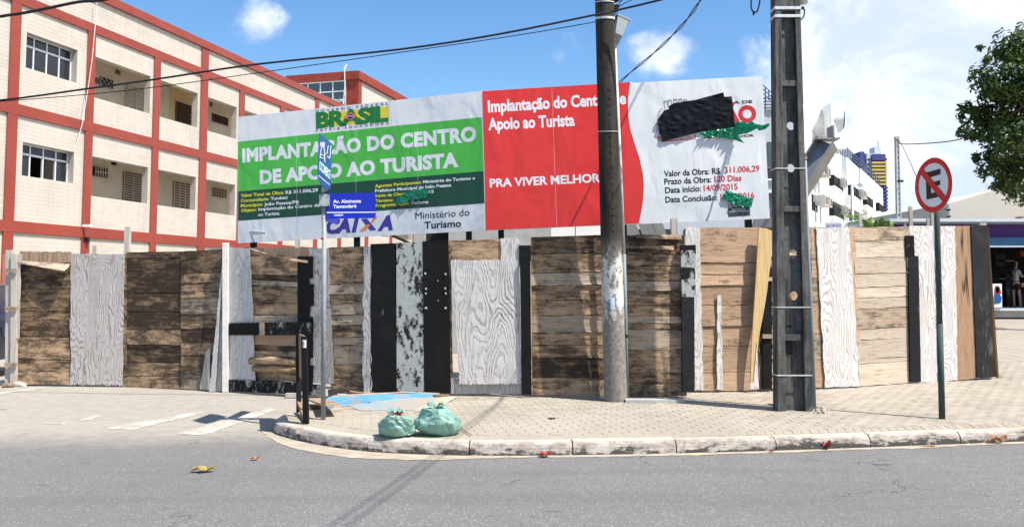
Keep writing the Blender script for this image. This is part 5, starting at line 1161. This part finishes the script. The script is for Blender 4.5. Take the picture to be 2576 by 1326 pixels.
def strap2(Y,h_,m='strap',r=.006):
    z=zof(Y); a=px2(-.01,z);b=px2(1.01,z); mb=MB(); mb.box(((a+b)/2,y2-.004,z),(b-a,.006,h_)); mb.box((a-.003,y2+.09,z),(.006,.19,h_)); mb.box((b+.003,y2+.09,z),(.006,.19,h_)); mb.obj('strap',M[m],p2)
strap2(21,.035); strap2(41,.035); strap2(424,.012); strap2(773,.012); strap2(944,.015)
c2=at_z(2048,1028,ZS); mb=MB(); mb.tube([c2,at_y(2033,640,c2.y),at_y(2024,405,c2.y)],.026,10); mb.obj('conduit',M['conduitg'],p2,True)
q=at_y(2024,402,c2.y); MB().tube([q,q+Vector((0,0,.04))],.03,10).obj('conduit_cap',M['vertbrown'],p2); MB().tube(catmull([tuple(at_y(*p_,c2.y)) for p_ in ((2024,402),(2022,370),(2015,320),(2010,300))],4),.008,5,False).obj('loose_wire',M['wire'],p2)
q=at_y(2020,6,y2+.1); MB().tube([q-Vector((0,0,.02)),q+Vector((0,0,.3))],[.055,.06],12).obj('meter_can',M['acwhite'],p2,True); MB().bar(at_y(2005,20,y2+.1),at_y(2022,22,y2+.1),.03,.03).obj('bracket',M['dark'],p2)
MB().tube(catmull([tuple(at_y(*p_,y2+.05)) for p_ in ((2000,-4),(1998,20),(2002,46),(2012,52),(2022,42),(2024,24))],4),.009,5,False).obj('loose_wire',M['wire'],p2,True)
# weeds and crumbs at the foot
mb=MB()
for k in range(26):
    p_=at_z(random.uniform(2046,2084),random.uniform(1027,1042),ZS); q_=random.uniform(.01,.028); mb.box(p_+Vector((0,0,q_*.4)),(q_*1.6,q_*1.4,q_),(math.cos(k),math.sin(k),0),(-math.sin(k),math.cos(k),0))
mb.obj('crumbs',M['rubble'],kind='stuff',label='crumbs of concrete and dirt at the foot of the square pole')
# ---- overhead wires at the pole
yw1=10.2
wire([at_y(-200,262,11.5),at_y(0,253,11.3),at_y(214,225,11.1),at_y(388,201,10.9),at_y(644,163,10.7),at_y(1000,126,10.5),at_y(1250,88,10.35),at_y(1495,39,10.2),at_y(1552,27,10.2),at_y(1690,-6,10.0),at_y(1900,-60,9.8)],.014,'wire','thick black overhead cable crossing from the left edge to the round pole')
wire([at_y(-200,268,11.5),at_y(0,256,11.3),at_y(316,229,11.0),at_y(644,185,10.7),at_y(1000,134,10.5),at_y(1300,90,10.3),at_y(1500,56,10.25)],.006,'wire','thin wire running just below the thick overhead cable')
wire([at_y(-100,62,9),at_y(0,43,9),at_y(60,34,9),at_y(121,22,9),at_y(200,6,9),at_y(272,-1,9),at_y(420,-40,9)],.018,'wire','thick twisted cable across the top left corner')
tp=[at_y(1765,-2,10),at_y(1720,60,11),at_y(1650,130,12.5),at_y(1560,207,14),at_y(1480,290,16)]; tp=catmull([tuple(p) for p in tp],14); mb=MB()
for ph_ in (0,math.pi): mb.tube([p+Vector((.013*math.cos(k*.35+ph_),0,.013*math.sin(k*.35+ph_))) for k,p in enumerate(tp)],.008,5,False)
mb.obj('overhead_wire',M['wire'],smooth=True,label='twisted pair cable slanting down behind the red billboard',cat='wire')
wire([at_y(1890,-4,9.6),at_y(1890,20,9.6),at_y(1897,32,9.6),at_y(1906,27,9.6),at_y(1912,0,9.6),at_y(1912,-20,9.6)],.010,'wire','short loop of black wire hanging at the top between the two utility poles')
MB().tube([at_y(1897,30,9.6),at_y(1895,39,9.6)],[.016,.01],6).obj('wire_clip',M['dark'],label='small black clip on the hanging wire loop',cat='clip')
# service wires over the street (only their shadows fall in view)
for dx_,z_,lb_ in ((0,6.5,'lower'),(.12,6.62,'upper')): wire([(3.35+dx_*.3,9.6,z_),(3.1+dx_,7.65,z_-.05),(2.15+dx_*1.6,3.15,z_-.12),(1.3+dx_*2,-.5,z_-.1),(.2+dx_*3,-6,z_)],.009,'wire','black service wire from the square pole over the street, the %s one'%lb_,grp='service wires over the street')

# ================================================================ SIGNS
ns=thing('no_parking_sign',tuple(at_z(2370,1053,ZS)),'round red and white no parking sign with struck out E on a dark green post','traffic sign')
sb=at_z(2370,1053,ZS); stp=at_y(2357,540,sb.y); top=sb+(stp-sb)*1.28
MB().tube([sb,sb+(top-sb)*.36],.033,14).obj('lower_post',M['greenpost'],ns,True); MB().tube([sb+(top-sb)*.36,top],.030,14).obj('upper_post',M['greenpost'],ns,True)
cen=at_y(2347.5,466,sb.y-.05); ra=69/FP*sb.y*1.0; ang=math.acos(44.5/69); nrm=Vector((math.sin(ang)*-1,-math.cos(ang),0)); ex=Vector((math.cos(ang),-math.sin(ang),0))
if True:
    nrm=Vector((math.sin(ang-.47),-math.cos(ang-.47),0)); 
    # face turned so that the disc reads as the narrow ellipse of the photo
    best=None
    for k in range(-80,81):
        th_=R(k); e_=Vector((math.cos(th_),math.sin(th_),0)); a_=cen+e_*ra; b_=cen-e_*ra; wpx=abs(a_.x/a_.y-b_.x/b_.y)*FP
        if k<0 and (best is None or abs(wpx-89)<best[0]): best=(abs(wpx-89),th_)
    th_=best[1]; ex=Vector((math.cos(th_),math.sin(th_),0)); nrm=Vector((ex.y,-ex.x,0))
    if nrm.dot(CAM-cen)<0: nrm=-nrm
ez=Vector((0,0,1))
def disc(r0,r1,off,mat,nm,N=48):
    vs=[]
    for k in range(N):
        a=2*math.pi*k/N; e=ex*math.cos(a)+ez*math.sin(a); vs+=[cen+nrm*off+e*r0,cen+nrm*off+e*r1]
    fs=[(2*k,2*k+1,(2*k+3)%(2*N),(2*k+2)%(2*N)) for k in range(N)]
    return MB().add(vs,fs).obj(nm,mat,ns)
mb=MB(); N=48; mb.prism([cen+(ex*math.cos(2*math.pi*k/N)+ez*math.sin(2*math.pi*k/N))*ra for k in range(N)],-nrm*.004); mb.obj('plate',M['signwhite'],ns)
disc(ra*.80,ra,.003,M['signred'],'red_ring')
def sp(u,v,off): return cen+ex*u*ra+ez*v*ra+nrm*off
E2=[(-.37,-.50),(.43,-.45),(.43,-.25),(-.12,-.29),(-.12,-.07),(.38,-.04),(.38,.13),(-.12,.10),(-.12,.30),(.42,.34),(.42,.54),(-.37,.50)]
if ex.x<0: E2=[(-a,b) for a,b in E2]
def spoly(pts,off,m,nm):
    P=[sp(a,b,off) for a,b in pts]; tr=geometry.tessellate_polygon([[Vector((a,b,0)) for a,b in pts]]); return MB().add(P,[tuple(q) for q in tr]).obj(nm,M[m],ns)
spoly(E2,.004,'signblack','letter_e')
sg=1 if ex.x>0 else -1; a1=(-.60*sg,.60);a2=(.60*sg,-.60); o_=.085; spoly([(a1[0]-o_*sg,a1[1]-o_),(a1[0]+o_*sg,a1[1]+o_),(a2[0]+o_*sg,a2[1]+o_),(a2[0]-o_*sg,a2[1]-o_)],.006,'signred','slash')
for v_ in (.25,-.25): MB().box(sp(0,v_,-.025),(.12,.03,.03),ex,nrm).obj('clamp',M['galv'],ns)
# street name sign
sg_=thing('street_name_sign',tuple(at_z(813,1055,ZS)),'grey post with blue street name and tourist plates by the kerb corner','street sign')
b_=at_z(813,1055,ZS); t_=at_y(816,478,b_.y)
MB().tube([b_,t_],.026,14).obj('post',M['signpost'],sg_,True)
for Y0,Y1,m in ((597,603,'signred'),(545,550,'galv')): MB().tube([at_y(813.8,Y1,b_.y),at_y(813.8,Y0,b_.y)],.0275,14).obj('band',M[m],sg_,True)
mb=MB(); mb.box(at_y(817,505,b_.y-.02),(.11,.07,.13)); mb.obj('bracket',M['galv'],sg_)
for x_,y_ in ((808,492),(808,517),(826,492),(826,517)): MB().tube([at_y(x_,y_,b_.y-.055),at_y(x_,y_,b_.y-.065)],.006,8).obj('bolt',M['dark'],sg_)
q=at_y(816,480,b_.y); MB().tube([q-Vector((0,0,.02)),q+Vector((0,0,.03)),q+Vector((0,0,.055))],[.028,.028,.012],12).obj('post_cap',M['galv'],sg_,True)
sp1=Plane(at_y(822,520,b_.y-.03),(.06,-1,0))
def rrect(x0,y0,x1,y1,r):
    out=[]
    for cx,cy,a0 in ((x1-r,y0+r,-90),(x1-r,y1-r,0),(x0+r,y1-r,90),(x0+r,y0+r,180)): out+=[(cx+r*math.cos(R(a0+k*22.5)),cy+r*math.sin(R(a0+k*22.5))) for k in range(5)]
    return out
SG=lambda x,y:(764.7+x*.2226,322+y*.2226)
pts=rrect(820,486.5,945,550,5); MB().prism([sp1.at(x,y+ (x-880)*-.012,0) for x,y in pts],(0,.004,0)).obj('name_plate',M['navy'],sg_)
psheet([(822,534),(944.5,533),(944.5,535.2),(822,536.2)],M['signwhite'],sp1,sg_,.003,'line')
ptext('Av. Almirante',(838,511.5),(908,510),8.2,M['signwhite'],sp1,sg_,.004,bold=.022); ptext('Tamandaré',(838,524),(896.5,522.5),8.2,M['signwhite'],sp1,sg_,.004,bold=.022); ptext('TAMBAÚ',(840,544),(863,543.3),4.2,M['signwhite'],sp1,sg_,.004,bold=.03)
MB().box((b_.x,b_.y+.32,2.45),(.004,.58,.27)).obj('rear_name_plate',M['navy'],sg_)
sp2=Plane(b_+Vector((.02,0,0)),Vector((1,-.03,0)))
pts=[SG(*q_) for q_ in ((178,62),(315,180),(312,430),(300,680),(265,705),(190,640),(152,545),(160,300))]; MB().prism([sp2.at(*q_,0) for q_ in pts],-sp2.n*.004).obj('tourist_plate',M['skyblue'],sg_)
def s2stroke(P,wd,m='signwhite'):
    for a,b in zip(P,P[1:]):
        d_=Vector((b[0]-a[0],b[1]-a[1])); n_=Vector((-d_.y,d_.x)).normalized()*wd/2
        psheet([SG(a[0]+n_.x,a[1]+n_.y),SG(b[0]+n_.x,b[1]+n_.y),SG(b[0]-n_.x,b[1]-n_.y),SG(a[0]-n_.x,a[1]-n_.y)],M[m],sp2,sg_,.004,'tower_line')
s2stroke([(182,345),(190,260),(205,215),(225,215),(232,270),(236,390)],7); s2stroke([(188,300),(230,315)],6); s2stroke([(185,330),(232,350)],6)
for x in (192,210,228): s2stroke([(x,215),(x-7,185),(x,160),(x+7,185),(x,215)],5)
ptext('OCOMERCE',SG(172,470),SG(296,580),100*.2226,M['mint'],sp2,sg_,.004,bold=.03); s2stroke([(245,300),(262,285),(275,200)],7); s2stroke([(262,320),(292,345),(305,200)],7); ptext('www.comercio.com.br',SG(162,545),SG(296,655),22*.2226,M['signwhite'],sp2,sg_,.004,bold=.02)
MB().box(at_y(820,485,b_.y-.035),(.022,.004,.03)).obj('number_tag',M['signblack'],sg_)

# ================================================================ BIN BAGS, LITTER, LEAVES
def bag(cx,cy,w,d,h,kx,ky,seed,label,lean=0.0):
    """a tied bag: wide sagging body, folds running into the knot, ruffled tail"""
    t=thing('bin_bag',(cx,cy,ZS),label,'bin bag','mint green bin bags on the kerb'); NU=96; NV=44; vs=[]
    kn=Vector((cx+kx,cy+ky,ZS+h*.86))
    for j in range(NV+1):
        v=j/NV; ph=v*math.pi
        for i in range(NU):
            u=2*math.pi*i/NU; r=math.sin(ph)**.55; z=(1-math.cos(ph))/2; r*=1.08-.30*z
            x=math.cos(u)*r; y=math.sin(u)*r
            zz_=z**.95*.88; 
            q=Vector((x*w/2*(1-.16*z),y*d/2*(1-.16*z),zz_*h)); q.x+=kx*z*z; q.y+=ky*z*z
            f=abs(math.sin(u*8.5+seed+3*noise.noise(Vector((math.cos(u)*1.5,math.sin(u)*1.5,seed)))+v*1.5)); near=max(0,(v-.40)/.60)**1.3
            q+=Vector((x,y,0))*(-.020*(1-f)**2*near)*w*2.2
            q+=Vector((x,y,.4))*(.055*noise.noise(Vector((x*1.5,y*1.5,z*1.6+seed)))-.030*abs(noise.noise(Vector((x*3.2+z*2,y*3.2,z*5+seed))))+.012*abs(noise.noise(Vector((x*4,y*4,z*8+seed)))))*w*2.2
            if v>.86: q.z-=(v-.86)*h*1.1*(1)
            q.x+=.05*w*math.sin(z*3+seed)*(1-z); q+=Vector((x,y,0))*(-.03)*w*max(0,1-abs(math.sin(u*2.5+z*2.6+seed))*5)*(1-z)
            q.z=max(q.z,.003)+.0; vs.append(Vector((cx,cy,ZS))+q)
    fs=[(j*NU+i,j*NU+(i+1)%NU,(j+1)*NU+(i+1)%NU,(j+1)*NU+i) for j in range(NV) for i in range(NU)]
    MB().add(vs,fs).obj('body',M['bag'],t,True)
    rng=random.Random(seed)
    # knot and ruffled tails
    top=Vector((cx+kx,cy+ky,ZS+h*.80)); mb=MB()
    for k in range(9):
        a=rng.uniform(0,2*math.pi); L=rng.uniform(.05,.10); wv=rng.uniform(.02,.045); P=[]
        nseg=6
        for m_ in range(nseg+1):
            tt=m_/nseg; c=top+Vector((math.cos(a)*L*tt,math.sin(a)*L*tt,.055*math.sin(tt*2.4)+.012*math.sin(tt*14+k))); sd_=Vector((-math.sin(a),math.cos(a),.3*math.sin(tt*9+k))).normalized()*wv*(.25+tt); P+=[c-sd_,c+Vector((0,0,.012*math.sin(k+tt*5))),c+sd_]
        mb.add(P,[(3*m_+q_,3*m_+q_+1,3*m_+q_+4,3*m_+q_+3) for m_ in range(nseg) for q_ in(0,1)])
    mb.obj('knot',M['bag'],t,True); return t
g2=at_z(1097,1100,ZS); g1=at_z(997,1103,ZS)
bag(g2.x+.01,g2.y+.17,.50,.42,.33,-.02,-.11,2.0,'larger and rounder mint green bin bag, the right one of the two on the kerb')
bag(g1.x+.005,g1.y+.15,.44,.38,.27,-.02,-.13,5.0,'smaller slumped mint green bin bag, the left one with a red wrapper on top')
pw=at_z(997,1060,ZS)
wp=Plane(Vector((g1.x,g1.y+.02,ZS+.24)),(0,-1,.9))
crumple([(980,1048),(990,1037),(1002,1033),(1016,1038),(1012,1048),(1002,1054),(990,1058),(980,1056)],wp,.0,.05,2.2,M['litebag'],'crumpled red, orange and white wrapper on top of the left bin bag','wrapper',name='wrapper',fr=3)
MB().tube([at_z(1066,1052,ZS+.10),at_z(1160,1078,ZS+.02),at_z(1186,1093,ZS+.02)],.006,6).obj('thin_stick',M['orange'],label='thin orange stick poking out behind the right bin bag',cat='stick')
def leaf(X,Y,L,wd,ang,m,label,curl=.03,z=0.0):
    p=at_z(X,Y,z); e=Vector((math.cos(ang),math.sin(ang),0)); f=Vector((-e.y,e.x,0)); vs=[];n=8
    for i in range(n+1):
        t=i/n; c=p+e*(t-.5)*L+Vector((0,0,.006+curl*abs(math.sin(t*5.0))*.8+curl*(t-.5)**2)); w_=wd*math.sin(math.pi*min(1,t*.93+.05))**.8*(1+.35*math.sin(i*2.1))
        vs+=[c-f*w_+Vector((0,0,curl*.5)),c,c+f*w_+Vector((0,0,curl*.7))]
    fs=[(3*i+k,3*i+k+1,3*i+k+4,3*i+k+3) for i in range(n) for k in(0,1)]; mb=MB().add(vs,fs)
    if z==0.0: mb.tube([p-e*L*.5+Vector((0,0,.012)),p-e*L*.66+Vector((0,0,.008))],.0025,4)
    return mb.obj('fallen_leaf',M[m],label=label,cat='leaf')
leaf(512,1188,.20,.045,.1,'leafy','large yellow brown leaf lying on the asphalt at the left',.03); leaf(642,1158,.075,.02,.1,'leafo','small curled brown leaf on the asphalt behind the large yellow one',.02)
leaf(1371,1150,.11,.045,.1,'leafr','flat red leaf in the gutter below the kerb in the middle',.03); leaf(2081,1131,.085,.04,.3,'leafr','curled bright red leaf in the gutter below the square pole',.05); leaf(2343,1124,.14,.02,.05,'leafo','narrow orange leaf in the gutter near the sign post',.01); leaf(2512,1116,.19,.03,.1,'leafo','long dry orange leaf in the gutter at the right edge',.05)
leaf(1941,1138,.05,.015,.4,'leafr','tiny brown leaf in the gutter left of the curled red one',.01)
for X,Y,lb in ((1388,1052,'small dark iron lid set in the pavement in the middle'),): 
    p=at_z(X,Y,ZS+.006); mb=MB(); mb.prism([p+Vector((.045*math.cos(k*.524),.03*math.sin(k*.524),0)) for k in range(12)],(0,0,.004)); mb.obj('pavement_lid',M['dark'],label=lb,cat='lid')

# ================================================================ CAR AT THE LEFT EDGE
cx1=at_y(13,800,14.3).x; car=thing('parked_car',(cx1-2.2,15.0,0),'dark navy car nosing out behind the left end of the fence','car')
prof=[(-4.4,.35),(-4.45,.9),(-4.2,1.05),(-3.7,1.12),(-3.1,1.62),(-2.6,1.68),(-1.2,1.68),(-.75,1.6),(-.25,1.12),(-.04,1.0),(0,.55),(-.03,.32)]
mb=MB(); n=len(prof); vs=[]
for dy,ins in ((0,.04),(.12,0),(1.55,0),(1.67,.04)):
    for x,z in prof: vs.append((cx1+x*(1-ins*.1),14.2+dy+(.12 if z>1.2 and dy<.5 else (-.12 if z>1.2 else 0)),z-(ins*.6 if z>1 else 0)))
fs=[(a*n+i,a*n+(i+1)%n,(a+1)*n+(i+1)%n,(a+1)*n+i) for a in range(3) for i in range(n)]+[tuple(range(n))[::-1],tuple(range(3*n,4*n))]
smooth_angle(mb.add(vs,fs).obj('body',M['carpaint'],car),35)
for x0,x1 in ((-3.3,-2.35),(-2.25,-1.35),(-1.25,-.7)): MB().prism([(cx1+x0,14.24,1.14),(cx1+x1+(.25 if x1>-.8 else 0),14.24,1.14),(cx1+x1-.05,14.30,1.56),(cx1+x0+(.35 if x0<-3 else .03),14.30,1.56)],(0,.01,0)).obj('window',M['glass'],car)
for x in (-3.6,-.75):
    o=MB(); o.tube([(cx1+x,14.16,.33),(cx1+x,14.40,.33)],.33,24); w_=smooth_angle(o.obj('wheel',M['tyre'],car)); MB().tube([(cx1+x,14.14,.33),(cx1+x,14.17,.33)],.2,16).obj('rim',M['galv'],w_)
MB().box((cx1-.02,14.45,.8),(.06,.35,.16)).obj('tail_lamp',M['glassb'],car); MB().box((cx1-.02,15.5,.8),(.06,.35,.16)).obj('tail_lamp',M['glassb'],car)
MB().box((cx1-.9,14.1,1.05),(.16,.12,.13)).obj('wing_mirror',M['carpaint'],car)

# ================================================================ TREE, PALM, BANANA
rng=random.Random(11)
TYY=23.0; tb_=at_y(2720,700,TYY); tree=thing('tree',(tb_.x,TYY,.3),'dense dark green tree with glossy leaves overhanging the shop at the right edge','tree')
TX=-14
sph=[(2445,270,16),(2500,232,20),(2545,128,34),(2585,118,52),(2640,120,70),(2480,190,30),(2520,205,40),(2560,200,52),(2620,210,80),(2505,260,34),(2550,270,55),(2452,292,26),(2480,292,30),(2610,300,80),(2515,320,42),(2440,335,17),(2468,338,17),(2560,350,52),(2530,390,40),(2600,400,75),(2500,392,14),(2560,430,42),(2470,400,8),(2500,425,26),(2520,462,18),(2555,470,26),(2590,470,45),(2700,250,110),(2700,380,110),(2740,160,90),(2478,120,7),(2497,150,10),(2470,395,10),(2495,440,14)]
vs=[];fs=[];mbl=MB()
for X,Y,r in sph:
    c=at_y(X+TX,Y,TYY+rng.uniform(-.8,.8)); rr=r*1.06/FP*TYY; N=int(210*(r/20)**2*.55)+40
    for _ in range(N):
        a=Vector((rng.gauss(0,1),rng.gauss(0,1),rng.gauss(0,1))).normalized(); rad=rr*(.35+.65*rng.random()**.5)*(1+.62*noise.noise(a*2.1+Vector((X,Y,0))*.1))
        q=c+Vector((a.x,a.y*1.2,a.z))*rad
        if noise.noise(q*2.3)<-.20: continue
        nn=(a+Vector((rng.gauss(0,.6),rng.gauss(0,.6),rng.gauss(0,.6)+.5))).normalized(); e=nn.orthogonal().normalized(); f=nn.cross(e); th_=rng.uniform(0,6.28); e,f=e*math.cos(th_)+f*math.sin(th_),f*math.cos(th_)-e*math.sin(th_)
        s_=rng.uniform(.06,.10); b=len(vs)
        vs+=[q-e*s_,q+f*s_*.45-nn*.012,q+e*s_*1.1,q-f*s_*.45-nn*.012]; fs.append((b,b+1,b+2,b+3))
mbl.v=vs; mbl.f=fs; mbl.obj('crown',M['leaf'],tree)
mb=MB(); base=Vector((tb_.x,TYY,.3)); f1=base+Vector((-.1,0,2.6)); mb.tube([base,base.lerp(f1,.5)+Vector((.05,0,0)),f1],[.30,.24,.20],10)
for X,Y in ((2560,130),(2480,290),(2520,400),(2600,300),(2690,200),(2500,440),(2450,330)):
    e=at_y(X,Y,TYY); m1=f1.lerp(e,.5)+Vector((.3,0,.15)); mb.tube(catmull([tuple(f1),tuple(m1),tuple(e)],4),[.13-.013*k for k in range(9)],7)
mb.obj('trunk',M['bark'],tree,True)
for X,Y,y_,nf,Lf,lb in ((2150,560,34,15,1.25,'small fan palm with pale fronds in front of the hotel lamp post'),(2168,572,33,9,.9,'lower palm clump right of the lamp post')):
    c=at_y(X,Y,y_); t=thing('palm',(c.x,y_,zp(0,30)),lb,'palm'); mb=MB()
    for k in range(nf):
        a=rng.uniform(0,6.28); el=rng.uniform(.1,1.3); P=[]; 
        for m_ in range(9):
            tt=m_/8; P.append(c+Vector((math.cos(a)*math.cos(el)*Lf*tt,math.sin(a)*math.cos(el)*Lf*tt,math.sin(el)*Lf*tt-.6*Lf*tt*tt)))
        for m_ in range(1,9):
            d_=(P[m_]-P[m_-1]).normalized(); s_=d_.cross(Vector((0,0,1)));s_=s_.normalized() if s_.length>.01 else Vector((1,0,0))
            for sg in(-1,1): q=P[m_]; mb.add([q,q+d_*.05,q+s_*sg*.28*Lf*math.sin(m_/9*3.0)+d_*.18-Vector((0,0,.08))],[(0,1,2)])
    mb.obj('fronds',M['palm'],t); MB().tube([Vector((c.x,y_,.4)),c],[.12,.08],8).obj('trunk',M['bark'],t)
ba=at_y(2212,575,26); bt=thing('banana_plant',(ba.x,26,zp(0,26)),'banana plant with broad paddle leaves showing above the fence','plant')
for k,(dx_,top_) in enumerate(((-30,545),(-16,540),(-4,546),(8,538),(20,546),(30,552),(-22,556),(14,556))):
    a=at_y(2212+dx_*.5,585,26); b=at_y(2212+dx_,top_,26+rng.uniform(-.3,.3)); mb=MB(); vs=[]; n=8; sd_=Vector((b.z-a.z,0,-(b.x-a.x))).normalized()
    for i in range(n+1): t=i/n; c=a.lerp(b,t)+Vector((dx_*.004*t*t,0,-.08*t*t)); w_=.15*math.sin(math.pi*(t*.9+.08)); vs+=[c-sd_*w_+Vector((0,.05,0)),c+Vector((0,-.03,0)),c+sd_*w_+Vector((0,.05,0))]
    mb.add(vs,[(3*i+q_,3*i+q_+1,3*i+q_+4,3*i+q_+3) for i in range(n) for q_ in(0,1)]); mb.obj('leaf',M['palm'],bt,True)
MB().tube([Vector((ba.x,26,.3)),ba],.1,8).obj('stem',M['palm'],bt)
